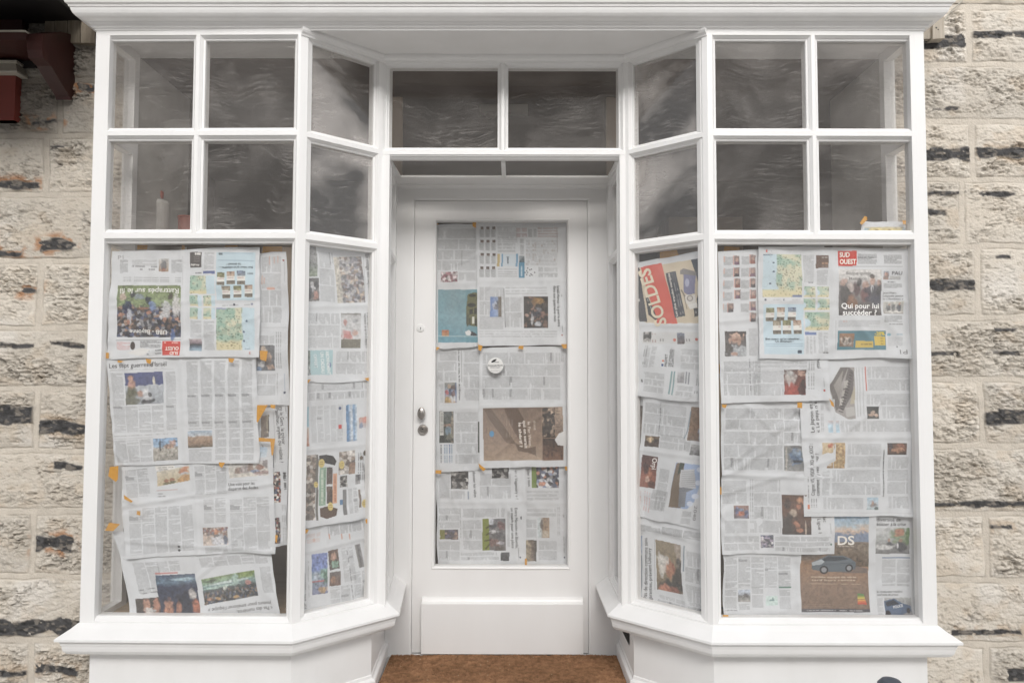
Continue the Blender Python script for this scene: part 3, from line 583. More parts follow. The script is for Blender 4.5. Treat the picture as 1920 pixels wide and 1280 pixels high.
Cc = Sheet('sheet with a small comic drawing and a torn flap, in the left window', fl, [(223, 836), (507, 826), (516, 1034), (234, 1046)], 2, fold=[(222, 950, 300, 938, .006), (300, 938, 515, 945, .002), (232, 1014, 262, 1016, .006), (360, 832, 372, 1040, .003)], rag=3.)
Cc.cols([(232, 880), (278, 877), (236, 934)], 2); Cc.greek(237, 882, 276, 879, 1.4, (120, 120, 122), .5)
Cc.pic([(293, 884), (355, 872), (294, 912)], [(0, (204, 196, 178)), (1, (196, 178, 140))], [(.28, .72, .08, .16, (150, 92, 66)), (.45, .72, .08, .16, (150, 92, 66)), (.28, .92, .1, .10, (92, 96, 70)), (.45, .92, .1, .1, (92, 96, 70)), (.84, .25, .15, .24, (178, 104, 60)), (.84, .50, .13, .14, (176, 180, 186)), (.85, .85, .20, .30, (190, 140, 74))], nz=.15); Cc.poly([(292, 873), (327, 871), (330, 879), (292, 882)], (222, 220, 216)); Cc.greek(294, 876.5, 326, 875, 1.6, (60, 60, 62), .7); Cc.greek(296, 880, 318, 879, 1.4, (60, 60, 62), .7)
Cc.line(292, 920, 333, 917, (176, 110, 100), .6); Cc.greek(293, 926, 304, 925.5, 2, (80, 80, 82), .6); Cc.greek(293, 931, 310, 930, 2, (80, 80, 82), .6)
Cc.cols([(240, 955), (362, 946), (244, 1040)], 5, head=.03); Cc.cols([(364, 872), (424, 868), (366, 928)], 3); Cc.cols([(381, 934), (424, 932), (383, 980)], 2); Cc.cols([(430, 934), (505, 930), (434, 1032)], 3, head=.03); Cc.cols([(384, 1023), (428, 1020), (385, 1036)], 1)
Cc.pic([(428, 868), (501, 862), (430, 896)], [(0, (196, 196, 196)), (.45, (200, 196, 188)), (1, (206, 200, 190))], [(.25, .58, .14, .22, (130, 104, 92)), (.42, .50, .12, .3, (160, 150, 150)), (.55, .42, .08, .3, (150, 120, 104)), (.68, .68, .14, .14, (100, 120, 156)), (.80, .42, .10, .2, (140, 84, 60)), (.86, .82, .2, .14, (150, 120, 120)), (.95, .2, .08, .3, (120, 110, 112))], nz=.3)
Cc.text('Une voix pour les', 428.5, 911, 478, 907.5, 6, (80, 80, 82), 0.); Cc.text('disparus des Andes', 428.5, 919, 485, 915.5, 6, (80, 80, 82), 0.); Cc.line(430, 902, 482, 899.5, (130, 130, 132), .4, .5)
Cc.pic([(381, 988), (428, 986), (382, 1022)], [(0, (170, 140, 128)), (.5, (190, 170, 156)), (1, (200, 186, 176))], [(.6, .75, .24, .34, (206, 210, 220)), (.55, .28, .10, .15, (186, 120, 76)), (.55, .48, .10, .10, (100, 92, 92)), (.9, .7, .08, .3, (90, 110, 140))], nz=.35, pal=CROWD, cell=4, palmask=(0, .45), kp=.6)
Cc.pic((487, 838, 500, 857), [(0, (170, 196, 220)), (1, (190, 204, 214))], nz=.1); Cc.greek(489, 832, 493, 838, 2, (60, 80, 100)); Cc.ell(490, 1018, 0.1, .1, (0, 0, 0)); Cc.ell(336, 1024, 2.4, 2.4, (60, 60, 62)); Cc.ell(336, 1031, 2.4, 2.4, (60, 60, 62)); Cc.done()

D = Sheet('tilted upside down sheet with two dark match photos at the foot of the left window', fl, [(212, 994), (506, 1010), (526, 1152), (248, 1152)], 3, fold=[(365, 1050, 385, 1150, .002)])
D.cols([(246, 1055), (296, 1052), (262, 1112)], 2); D.cols([(292, 1053), (336, 1050), (296, 1072)], 2); D.cols([(372, 1046), (500, 1036), (376, 1064)], 5); D.cols([(486, 1062), (508, 1060), (494, 1110)], 1)
D.line(291, 1074.5, 333, 1073, (186, 84, 74), 1.6); D.greek(260, 1106, 298, 1100, 2, (80, 80, 82), .6); D.greek(266, 1112, 298, 1107, 2, (80, 80, 82), .6)
D.pic([(291.5, 1078), (365, 1075), (304, 1152)], [(0, (60, 78, 106)), (.18, (90, 118, 140)), (.3, (48, 58, 84)), (1, (52, 58, 78))], [(.25, .80, .13, .18, (178, 128, 100)), (.22, .9, .12, .12, (170, 116, 90)), (.62, .74, .22, .26, (44, 48, 62)), (.85, .50, .09, .14, (196, 190, 186)), (.92, .80, .10, .2, (176, 104, 70)), (.48, .85, .06, .2, (160, 110, 84)), (.7, .12, .3, .04, (160, 190, 204))], nz=.35)
D.pic([(377, 1086), (477, 1068), (384, 1134)], [(0, (116, 140, 88)), (.18, (128, 160, 130)), (.35, (120, 150, 150)), (.5, (66, 78, 80)), (1, (54, 60, 56))], [(.8, .10, .28, .16, (118, 138, 66)), (.15, .14, .14, .06, (60, 78, 56)), (.5, .28, .5, .04, (188, 206, 206)), (.85, .42, .05, .10, (186, 120, 110)), (.4, .5, .04, .1, (190, 196, 186)), (.3, .40, .3, .05, (170, 200, 190)), (.25, .85, .05, .06, (190, 150, 90)), (.6, .88, .05, .06, (190, 150, 90)), (.1, .82, .05, .06, (180, 130, 100)), (.6, .22, .06, .2, (150, 180, 170))], nz=.4, pal=RUGBY, cell=4, palmask=(.55, 1.2), kp=.55)
D.pic([(255, 1121), (299, 1118), (261, 1152)], [(0, (84, 76, 72)), (1, (70, 64, 64))], [(.45, .5, .14, .5, (190, 140, 116)), (.85, .5, .13, .5, (186, 130, 106)), (.55, .75, .2, .2, (206, 204, 202)), (.45, .98, .3, .12, (180, 100, 70))], nz=.2)
D.text('joueurs pour améliorer l’équipe »', 510, 1125, 391, 1140, 6.6, (88, 88, 90), 0.); D.text('« Pas des numéros,', 512, 1134, 444, 1143.5, 6.6, (88, 88, 90), 0.); D.done()

E1 = Sheet('list page with orange entries behind the weather maps, upper right of the left window', fl, [(440, 474), (537, 472), (545, 758), (440, 759)], 2, tint=(.97, .97, .97))
E1.cols((490, 480, 527, 606), 4, rot=1, ink=.22); E1.cols((487, 628, 515, 646), 1, rot=1); E1.cols((483, 700, 517, 742), 2, rot=1); E1.box((501, 543, 516, 540.5), (200, 120, 90), .6)
for x, y0, y1 in ((505, 480, 496), (514, 482, 494), (521, 480, 493), (492, 517, 534), (496, 520, 532)): E1.line(x, y0, x, y1, (206, 140, 104), 1, .5)
E1.ell(508, 540.5, 8, 2.6, (206, 160, 140), .8); E1.line(533, 487, 533.5, 528, (120, 120, 122), .5, .5); E1.ell(531.5, 488, 2, 1.6, (150, 60, 50)); [E1.greek(x, 622, x+.5, 690, 1.6, (100, 100, 102), .55) for x in (519, 523, 527)]
E1.line(488, 614, 540, 614, (150, 150, 150), .8, .3); E1.pic((481, 647, 516, 695), [(0, (110, 112, 116)), (1, (96, 100, 108))], [(.4, .2, .2, .14, (200, 180, 160)), (.7, .45, .14, .2, (186, 160, 140)), (.55, .62, .3, .14, (130, 116, 110)), (.3, .75, .16, .12, (196, 198, 200)), (.75, .85, .2, .10, (180, 150, 130)), (.12, .93, .16, .1, (96, 130, 170))], nz=.25, rot=0); E1.greek(520, 700, 521, 740, 1.6, (90, 90, 92), .5); E1.line(534, 700, 534.5, 735, (130, 150, 176), .7, .6); E1.box((532, 734, 536, 738), (56, 66, 92)); E1.done()

F1 = Sheet('sheet with a sideways headline about a treasure, right edge of the left window', fl, [(440, 758), (539, 758), (538, 1021), (450, 1026)], 3, tint=(.96, .96, .96))
F1.text('ns le Gers, le trésor', 524, 763, 528, 833, 7, (70, 70, 72), 0.); F1.text('Pauilhac, mythe ou réalité ?', 516, 765, 524.5, 867, 7, (70, 70, 72), 0.); F1.greek(536, 762, 537, 783, 1.8, (70, 70, 72), .6); F1.line(512, 772, 516, 866, (130, 130, 132), .5, .5)
F1.pic([(489, 780), (504, 777), (488, 822)], [(0, (150, 136, 124)), (1, (110, 100, 92))], [(.85, .3, .2, .5, (170, 160, 140)), (1., .6, .15, .6, (52, 46, 44))], nz=.2); F1.greek(533, 885, 535, 918, 5, (66, 66, 68), .8); F1.text('Hai', 530, 886, 531.5, 900, 7, (66, 66, 68), 0.)
F1.pic([(511, 885), (525, 884), (513, 942)], [(0, (100, 84, 78)), (1, (92, 80, 76))], nz=.4, pal=CROWD, cell=4); F1.pic([(515, 970), (525, 969), (517, 1018)], [(0, (110, 90, 86)), (1, (92, 80, 76))], nz=.4, pal=CROWD, cell=4); F1.line(511, 845, 512, 876, (60, 66, 76), 1.4); [F1.greek(x, 945, x+2, 1020, 1.4, (110, 110, 112), .5) for x in (530, 533, 536)]; F1.done()
G1 = Sheet('narrow blank newspaper edge curling in the lower right corner of the left window', fl, [(536, 860), (547, 858), (547, 1154), (542, 1154)], 5, tint=(.9, .9, .9)); G1.done()

# ---------------- left angled window
H1 = Sheet('sheet with a team photo and a man in pink, top of the left angled window', al, [(571, 452), (699, 470), (696, 712), (567, 713)], 0, fold=[(570, 575, 696, 572, .004)], curl=4)
H1.pic([(574, 457), (592, 462), (574, 473)], [(0, (150, 150, 150)), (1, (130, 132, 134))], nz=.3); H1.pic([(575, 475), (593, 474), (576, 519)], [(0, (140, 140, 142)), (.5, (120, 124, 122)), (1, (146, 160, 138))], nz=.4); H1.pic([(575, 522), (597, 521), (577, 565)], [(0, (100, 98, 100)), (1, (120, 116, 116))], [(.4, .4, .25, .25, (200, 200, 204)), (.7, .75, .2, .2, (180, 130, 114)), (.8, .3, .2, .2, (60, 60, 64)), (.2, .6, .14, .3, (50, 54, 62))], nz=.3)
H1.cols([(596, 470), (624, 473), (601, 565)], 3, rot=1); H1.pic([(625, 482), (676, 481), (634, 568)], [(0, (110, 100, 100)), (.25, (96, 96, 104)), (.3, (160, 158, 162)), (.65, (176, 172, 170)), (1, (196, 190, 176))], nz=.35, rot=90, pal=[(170, 168, 172), (150, 150, 160), (196, 192, 188), (130, 110, 104), (200, 180, 160), (110, 112, 122)], cell=5, palmask=(.0, .8), kp=.8)
H1.text('ian mitigé des Bayonnais', 683.5, 476, 690, 556, 6.4, (74, 74, 76), 0.); H1.line(680, 482, 684, 560, (130, 130, 132), .6, .5)
H1.cols((573, 586, 637, 653), 3, rot=1); H1.pic((640, 587, 677, 652), [(0, (120, 118, 112)), (.11, (186, 186, 188)), (.74, (196, 196, 198)), (.76, (110, 106, 88)), (1, (104, 100, 84))], [(.28, .60, .28, .12, (190, 116, 112)), (.35, .67, .3, .08, (186, 108, 104)), (.72, .56, .13, .07, (190, 144, 126)), (.22, .28, .10, .10, (170, 110, 100)), (.75, .22, .16, .08, (150, 152, 156))], nz=.15)
H1.text('« Etre dans cet esprit', 687.5, 586, 690, 640, 4.6, (60, 60, 62), .01); H1.text('maintenir ce qu’on a depuis »', 682, 588, 686, 652, 4.2, (70, 70, 72), 0.)
H1.box([(571, 657), (625, 656), (570, 703)], (160, 190, 196)); H1.pic((570, 657, 582, 703), [(0, (130, 150, 140)), (1, (110, 130, 140))], nz=.5, pal=CAT, cell=3, kp=.4); H1.text('ABONNEMENT', 611, 658, 614, 702, 6, (222, 230, 230), .03); H1.text('UN CADEAU', 601, 660, 603, 700, 6, (222, 230, 230), .03); H1.text('OFFERT', 588, 664, 590, 690, 5.5, (216, 224, 226), .02); H1.ell(619, 684, 3, 5, (110, 130, 170)); H1.cols((631, 657, 690, 702), 2, rot=1); H1.done()
I1 = Sheet('classified page with yellow oval price marks, middle of the left angled window', al, [(568, 706), (697, 702), (696, 967), (565, 993)], 1, fold=[(568, 843, 694, 833, .004)])
I1.cols([(573, 720), (690, 714), (573, 752)], 2, rot=1, head=.08, ink=.2); I1.cols([(582, 762), (644, 758), (581, 830)], 5, rot=0, ink=.16); I1.box((569, 762, 579, 800), (156, 190, 204)); I1.pic((568, 801, 578, 836), [(0, (206, 190, 180)), (1, (190, 130, 110))], nz=.2); I1.ell(637, 765, 2.5, 3, (84, 96, 130)); I1.box([(634, 796), (640, 795), (634, 804)], (190, 80, 76))
I1.pic([(648, 759), (668, 757), (650, 828)], [(0, (196, 210, 224)), (.3, (110, 150, 190)), (.5, (206, 216, 226)), (.8, (100, 142, 184)), (1, (90, 132, 178))], nz=.3, rot=90); I1.pic([(672, 783), (692, 779), (673, 803)], [(0, (200, 160, 148)), (1, (190, 186, 190))], [(.6, .3, .3, .3, (206, 140, 126)), (.2, .8, .2, .3, (120, 140, 170))], nz=.1)
I1.pic([(569, 853), (592, 851), (568, 976)], [(0, (180, 172, 164)), (1, (176, 166, 160))], nz=.3, pal=CAT, cell=7, kp=.75); I1.box([(591.5, 852), (596, 851.5), (592, 975)], (112, 110, 106)); I1.box([(599, 876), (612, 875), (598, 948)], (142, 170, 150)); I1.greek(604, 880, 604, 944, 4, (206, 214, 200), .7); I1.greek(609, 880, 609, 940, 2, (90, 120, 100), .6)
I1.poly([(597, 853), (612, 852), (624, 854), (631, 864), (628, 872), (610, 868), (597, 866)], (58, 58, 60)); I1.pic([(613, 876), (624, 875), (613, 908)], [(0, (70, 62, 62)), (1, (96, 80, 74))], nz=.5); I1.pic([(613, 912), (624, 911), (613, 944)], [(0, (110, 90, 80)), (1, (70, 60, 56))], nz=.5); I1.box([(625, 888), (633, 887), (624, 944)], (206, 160, 130)); I1.greek(629, 891, 629, 940, 3, (160, 100, 80), .7)
I1.poly([(600, 952), (618, 948), (633, 953), (630, 966), (612, 972), (600, 968)], (92, 74, 64)); I1.pic([(635, 847), (666, 843), (635, 890)], [(0, (206, 196, 186)), (1, (190, 176, 164))], nz=.3, pal=CAT+[(206, 200, 196)]*4, cell=7, kp=.8); I1.pic([(638, 893), (652, 891), (638, 914)], [(0, (60, 58, 60)), (1, (90, 86, 84))], nz=.6, pal=GREY, cell=4); I1.pic([(655, 868), (667, 866), (655, 889)], [(0, (140, 110, 90)), (1, (150, 124, 104))], nz=.4); I1.pic([(668, 890), (677, 889), (668, 908)], [(0, (110, 110, 114)), (1, (150, 150, 152))], nz=.4); I1.pic([(643, 918), (650, 917), (643, 965)], [(0, (130, 130, 132)), (1, (110, 110, 112))], nz=.2)
I1.box([(638, 937), (643, 936), (638, 946)], (90, 124, 160)); I1.cols([(652, 916), (671, 913), (653, 962)], 2, ink=.2); I1.pic([(672, 918), (676, 917), (673, 951)], [(0, (120, 104, 94)), (1, (110, 96, 88))], nz=.2); [I1.greek(x, 848, x+1, 900, 1.8, (80, 80, 82), .7) for x in (673, 677, 681)]; I1.greek(683, 870, 688, 925, 2, (70, 70, 72), .7); I1.ell(685, 849, 3.5, 5.5, (90, 84, 74)); I1.ell(678, 858, 3, 4, (110, 100, 90)); I1.ell(690, 948, 4, 6, (110, 90, 78))
for x, y, rx, ry in ((602, 868, 6, 8.5), (640.5, 871, 5, 8), (620, 949, 5, 8), (683, 943, 5.5, 8), (592, 908, 4, 5.5)): I1.ell(x, y, rx, ry, (206, 186, 112)); I1.greek(x-3, y-2, x+3, y-3, 1.6, (120, 96, 50), .7); I1.greek(x-3, y+2, x+3, y+1, 1.6, (120, 96, 50), .7)
I1.done()
J1 = Sheet('crumpled sheet with a bright painted crowd photo at the foot of the left angled window', al, [(568, 994), (697, 950), (697, 1124), (564, 1152)], 2, fold=[(610, 1000, 616, 1050, .006), (572, 1036, 690, 1006, .005)])
J1.cols([(572, 1002), (602, 996), (571, 1022)], 2, rot=1, ink=.2, col=(190, 120, 80)); J1.cols([(614, 985), (690, 970), (616, 1006)], 1, rot=1, ink=.3); [J1.line(x, 1000, x+1, 1010, (200, 130, 90), 1.2) for x in (617, 640, 655)]
J1.pic([(585, 1039), (613, 1035), (586, 1115)], [(0, (120, 136, 190)), (.4, (110, 130, 186)), (.5, (130, 150, 160)), (1, (110, 116, 150))], [(.85, .5, .3, .12, (130, 170, 150)), (.3, .55, .2, .1, (170, 180, 196)), (.5, .68, .5, .02, (190, 80, 70)), (.7, .90, .3, .08, (186, 150, 90)), (.95, .62, .2, .16, (70, 110, 90))], nz=.5); J1.pic([(614, 1032), (633, 1028), (617, 1068)], [(0, (110, 90, 80)), (1, (80, 74, 72))], [(.5, .35, .3, .2, (190, 150, 130)), (.6, .75, .4, .2, (130, 170, 150))], nz=.3); J1.pic([(617, 1072), (637, 1069), (617, 1098)], [(0, (96, 92, 90)), (1, (110, 80, 66))], [(.3, .6, .3, .3, (150, 110, 84))], nz=.4)
J1.cols([(638, 1028), (662, 1023), (643, 1090)], 2, rot=0, ink=.2); J1.pic([(665, 1021), (675, 1018), (672, 1064)], [(0, (150, 150, 152)), (.5, (110, 110, 112)), (1, (150, 148, 146))], nz=.2, rot=90); J1.greek(650, 1030, 660, 1122, 2, (90, 90, 92), .6); J1.cols([(617, 1100), (655, 1094), (618, 1130)], 2); J1.cols([(660, 1072), (690, 1066), (662, 1118)], 2)
J1.text('e sur des roulettes', 573.5, 1148, 574, 1075, 6, (80, 80, 82), 0.); J1.greek(580, 1120, 579, 1052, 1.4, (120, 120, 122), .5); J1.done()

# ---------------- door
K1 = Sheet('sheet with a turquoise car advertisement, upper left of the door', drp, [(815, 421), (897, 420), (897, 649), (815, 653)], 1, tint=(.97, .97, .97), fold=[(815, 532, 897, 531, .003)], curl=2, rag=1.)
K1.cols((821, 428, 892, 508), 4, rot=1, head=.0); K1.cols((860, 510, 892, 528), 1, rot=1); K1.line(866, 470, 866, 500, (110, 110, 112), .7, .5); K1.pic((827, 510, 858, 529), [(0, (190, 170, 174)), (1, (176, 150, 156))], nz=.3, pal=[(150, 90, 104), (206, 200, 200), (170, 120, 130), (196, 180, 184)], cell=5)
K1.pic((822, 543, 897, 642), [(0, (104, 146, 158)), (.6, (110, 156, 170)), (1, (86, 150, 170))], [(.84, .02, .02, .4, (120, 166, 178))], nz=.06); K1.box((873, 543, 897, 642), (92, 140, 152), .5)
K1.poly([(877, 552), (886, 549), (896, 549), (896, 612), (884, 611), (875, 606), (874, 580)], (98, 100, 66)); K1.ell(884, 572, 8, 4, (40, 44, 40)); K1.ell(886, 554, 7, 3, (44, 48, 42)); K1.poly([(880, 580), (887, 579), (886, 588), (881, 590)], (40, 46, 44)); K1.poly([(889, 578), (895, 577), (894, 588), (889, 590)], (44, 50, 46)); K1.box((885, 594, 889, 607), (206, 206, 196)); K1.line(876, 590, 896, 586, (52, 54, 44), .8); K1.box((880, 596, 882, 610), (50, 52, 46)); K1.box((891, 596, 894, 610), (50, 52, 46)); K1.ell(877, 600, 3, 12, (70, 74, 56))
K1.poly([(872, 622), (880, 618), (886, 626), (880, 629), (874, 628)], (214, 216, 216)); K1.poly([(884, 620), (895, 627), (893, 630), (882, 629)], (60, 64, 70)); K1.pic((829, 619, 842, 631), [(0, (190, 110, 66)), (1, (186, 140, 90))], nz=.3); K1.line(817, 630, 960, 631, (200, 214, 218), .7, .5); K1.done()
L1 = Sheet('puzzle page with a crossword over a sideways war headline, upper right of the door', drp, [(893, 416), (1064, 416), (1064, 647), (896, 648)], 0, fold=[(893, 527, 1064, 525, .003)], rag=1.)
for i in range(3):
    for j in range(4): x = 899+11*i; y = 425+25*j; L1.cols((x, y+4, x+9, y+21), 1, rot=1, ink=.3); L1.pic((x+2, y, x+8, y+4.5), [(0, (90, 76, 70)), (1, (120, 104, 96))], nz=.5)
L1.cols((933, 424, 970, 455), 8, rot=1, ink=.2, gut=1); L1.cols((933, 455, 966, 474), 3, rot=1, ink=.22); L1.box((932, 476, 937, 500), (190, 170, 120)); L1.box((940, 476, 943, 500), (120, 160, 190)); L1.box((967, 476, 971, 500), (120, 160, 190)); L1.box((944, 477, 966, 499), (196, 206, 214)); L1.text('jeux', 951, 481, 951, 495, 4, (70, 80, 90), .02); L1.cols((934, 503, 970, 520), 4, rot=1, ink=.25); L1.box((973, 492, 984, 521), (92, 140, 168)); L1.greek(978, 495, 978, 518, 2.4, (206, 220, 226), .7); L1.cols((974, 448, 983, 478), 1, rot=0, ink=.28)
L1.pic((973, 480, 983, 492), [(0, (150, 160, 166)), (1, (70, 90, 100))], nz=.6); L1.cols((968, 426, 988, 446), 2, rot=1, ink=.28, col=(150, 80, 66)); L1.cols((1008, 425, 1046, 446), 4, rot=1, ink=.3, col=(150, 84, 70)); L1.cols((990, 428, 1006, 446), 1, rot=1, ink=.3)
L1.cols((986, 449, 1045, 498), 8, rot=1, ink=.16, gut=.8); L1.cols((1010, 500, 1046, 521), 2, rot=1, ink=.26)
rr = random.Random(4)
for k in range(34): x = 986+rr.randrange(14)*4; y = 450+rr.randrange(11)*4.3; L1.box((x, y, x+3.5, y+3.8), (156, 140, 132), .35)
for x, y in ((989, 503), (993, 506), (987, 508), (996, 505), (985, 511), (989, 511), (1002, 511), (988, 515), (996, 514), (998, 516), (994, 517)): L1.box((x-.9, y-.9, x+1.1, y+1.1), (20, 20, 22))
L1.line(1044, 428, 1046, 474, (130, 120, 116), .6, .6); L1.cols((899, 537, 944, 618), 3, rot=1); L1.cols((948, 537, 1026, 553), 3, rot=1); L1.cols((947, 556, 978, 614), 2, rot=1); L1.cols((899, 619, 1045, 633), 3, rot=1); L1.line(944.5, 540, 947.5, 614, (70, 70, 72), .8, .6)
L1.pic((919, 556, 940, 594), [(0, (104, 96, 84)), (.25, (120, 110, 96)), (.35, (136, 156, 190)), (1, (90, 126, 186))], [(.45, .6, .2, .25, (176, 182, 196)), (.5, .45, .16, .2, (96, 98, 108)), (.3, .35, .14, .1, (80, 80, 82))], nz=.2, rot=90)
L1.pic((982, 556, 1028, 615), [(0, (50, 46, 44)), (1, (40, 40, 46))], [(.6, .14, .28, .10, (160, 120, 54)), (.45, .16, .10, .14, (140, 100, 46)), (.62, .42, .13, .09, (110, 110, 118)), (.75, .56, .14, .10, (130, 96, 84)), (.35, .70, .06, .16, (196, 196, 200)), (.58, .86, .12, .07, (180, 184, 192)), (.12, .60, .08, .05, (176, 140, 124)), (.5, .56, .22, .10, (44, 50, 68)), (.9, .9, .1, .14, (120, 90, 76)), (.85, .3, .1, .1, (70, 62, 58))], nz=.3, pal=[(46, 44, 44), (34, 34, 38), (60, 52, 50), (150, 110, 90), (40, 40, 44)], cell=4, kp=.6)
L1.text('Israël-Hamas : la guerre entre', 1044, 536, 1046, 612, 5.2, (40, 40, 42), .0); L1.text('dans son quatrième mois', 1037.5, 536, 1038.5, 603, 5.2, (40, 40, 42), .0); L1.ell(1054, 628, 1.4, 1.8, (150, 60, 50)); L1.greek(1053, 548, 1053.5, 556, 1.4); L1.greek(1054, 607, 1055, 623, 1.4); L1.done()
M_ = Sheet('sheet with a beach family photo and a dark forest picture, middle left of the door', drp, [(815, 650), (901, 648), (903, 880), (815, 884)], 2, tint=(.96, .96, .96), fold=[(815, 767, 902, 766, .003)], rag=1., curl=1)
M_.cols((822, 658, 856, 715), 3, rot=1); M_.cols((869, 656, 898, 752), 4, rot=1); M_.text('Un tour du vide, la fin de l’Europe', 859, 656, 861, 750, 2.8, (50, 50, 52), .01); M_.line(865, 656, 866, 716, (90, 90, 92), .7, .5); M_.cols((823, 718, 831, 756), 1, rot=1); M_.pic((833, 717, 856, 755), [(0, (150, 150, 140)), (.5, (120, 140, 170)), (1, (170, 140, 100))], [(.25, .5, .2, .14, (176, 60, 50)), (.7, .82, .3, .14, (206, 210, 216)), (.75, .25, .2, .14, (96, 70, 60)), (.75, .55, .2, .14, (110, 70, 60)), (.5, .5, .14, .2, (50, 60, 90)), (.3, .85, .2, .14, (186, 150, 70)), (.4, .2, .14, .1, (190, 160, 130))], nz=.3); M_.line(855, 717, 855, 755, (80, 110, 160), 1)
M_.pic((824, 771, 851, 830), [(0, (80, 90, 92)), (.4, (60, 70, 66)), (1, (54, 60, 56))], [(.62, .45, .3, .06, (176, 140, 116)), (.6, .6, .2, .14, (110, 140, 160)), (.9, .5, .14, .5, (150, 140, 124)), (.7, .8, .2, .1, (110, 110, 96))], nz=.5); M_.box((824.5, 772, 832, 816), (206, 206, 202), .9); M_.greek(827, 774, 827, 812, 1.8, (50, 50, 52), .7); M_.greek(830, 774, 830, 812, 1.4, (50, 50, 52), .7)
M_.cols((854, 771, 896, 870), 5, rot=1, head=.0); [M_.greek(x, 833, x+.3, 867, 2.2, c, .8) for x, c in ((827, (60, 60, 64)), (834, (100, 130, 160)), (838, (110, 136, 160)), (843, (70, 100, 150)), (847, (120, 140, 160)))]; M_.box((896, 790, 902, 848), (66, 70, 64)); M_.done()
N_ = Sheet('sheet with a brown western street advertisement, middle right of the door', drp, [(899, 651), (1065, 649), (1065, 873), (900, 877)], 1, fold=[(899, 761, 1065, 759, .003), (900, 870, 930, 850, .002)], rag=1.)
N_.cols((905, 660, 1050, 750), 4, rot=1, ink=.2, head=.05); N_.cols((1051, 652, 1058, 680), 1, rot=1)
N_.pic([(905, 764.5), (1055, 762), (907, 863.5)], [(0, (108, 88, 74)), (.15, (112, 92, 76)), (.55, (140, 116, 96)), (.7, (166, 140, 116)), (1, (176, 150, 126))], nz=.10, rot=90) if False else N_.pic([(905, 764.5), (1055, 762), (907, 863.5)], [(0, (120, 98, 82)), (.5, (140, 116, 98)), (1, (166, 142, 120))], nz=.10)
N_.poly([(945, 765), (970, 764), (985, 790), (992, 830), (985, 840), (966, 812), (955, 790)], (96, 80, 70), .85); N_.poly([(906, 766), (920, 765), (946, 800), (968, 832), (950, 830), (920, 790)], (88, 74, 64), .6); N_.poly([(966, 830), (990, 840), (1004, 836), (1006, 854), (990, 848), (972, 845)], (100, 84, 74), .8)
N_.box([(1015, 763), (1055, 762), (1017, 863)], (150, 128, 110)); N_.pic([(1016, 764), (1040, 763), (1017, 820)], [(0, (90, 78, 70)), (1, (80, 68, 60))], nz=.6, pal=[(70, 60, 54), (110, 92, 78), (60, 52, 48), (160, 138, 118)], cell=6); N_.pic([(1017, 822), (1055, 821), (1018, 862)], [(0, (60, 50, 46)), (1, (110, 76, 56))], nz=.5); N_.pic([(1041, 764), (1055, 763), (1042, 812)], [(0, (170, 146, 124)), (1, (120, 100, 86))], nz=.3); N_.line(1017, 820, 1055, 819, (50, 44, 42), .8); [N_.line(1041, y, 1050, y, (90, 74, 64), .7, .6) for y in (770, 776, 795, 800)]
N_.text('le Far West,', 989, 790, 992, 838, 5, (206, 196, 186), .02); N_.text('qui en serait', 980.5, 788, 984, 840, 5.4, (222, 214, 206), .025); N_.text('le shérif ?', 972, 792, 974.5, 838, 5.2, (222, 214, 206), .025); N_.text('dont', 1000, 788, 1001, 806, 4.6, (190, 178, 166), .02); [N_.greek(x, 786, x+.5, 836, 1, (186, 170, 156), .5) for x in (950, 955, 960)]; N_.ell(922, 813, 4.5, 6, (70, 140, 186)); N_.greek(915, 801, 916, 824, 1.2, (200, 170, 120), .6)
N_.poly([(1048, 812), (1064, 805), (1064, 836), (1046, 834), (1040, 824)], (206, 206, 206)); N_.done()
O_ = Sheet('sheet with a sideways rugby headline and players photo, lower left of the door', drp, [(817, 872), (985, 868), (987, 1058), (821, 1061)], 3, fold=[(818, 941, 986, 940, .003), (888, 1030, 900, 1060, .004)], rag=1.3)
O_.pic((845, 878, 878, 916), [(0, (80, 82, 86)), (1, (60, 62, 64))], nz=.5, pal=GREY, cell=6); O_.cols((824, 886, 843, 934), 1, rot=1); O_.cols((846, 918, 872, 936), 1, rot=1); O_.cols((900, 886, 958, 935), 2, rot=1); O_.pic((922, 872, 954, 896), [(0, (70, 70, 72)), (1, (60, 56, 54))], nz=.5, pal=GREY, cell=6); O_.text('donner les vélos', 886, 884, 889, 931, 5.4, (56, 56, 58), 0.); O_.text('en « Veganuary » ?', 965, 881, 967, 935, 5.2, (56, 56, 58), 0.); O_.line(878, 920, 878.5, 935, (84, 110, 140), 1.2)
O_.cols((823, 951, 862, 990), 3, rot=1); O_.cols((868, 951, 946, 970), 1, rot=1); O_.cols((868, 973, 903, 1031), 3, rot=1); O_.cols((823, 1013, 862, 1050), 2, rot=1); O_.cols((864, 1034, 936, 1050), 2, rot=1); O_.greek(863, 952, 864, 1008, 1.6, (90, 90, 92), .5)
O_.pic((904.5, 972, 948, 1032), [(0, (130, 138, 66)), (.28, (132, 140, 70)), (.36, (110, 108, 110)), (1, (120, 118, 122))], [(.5, .25, .12, .10, (56, 58, 66)), (.55, .12, .08, .1, (196, 200, 210)), (.85, .25, .14, .14, (90, 60, 66)), (.42, .42, .16, .06, (190, 190, 192)), (.5, .72, .22, .10, (120, 90, 80)), (.7, .5, .2, .1, (80, 84, 92)), (.75, .78, .14, .06, (180, 180, 186)), (.25, .26, .12, .03, (60, 50, 44)), (.2, .72, .14, .03, (60, 50, 44)), (.8, .62, .2, .1, (86, 84, 80))], nz=.35, rot=0) if False else None
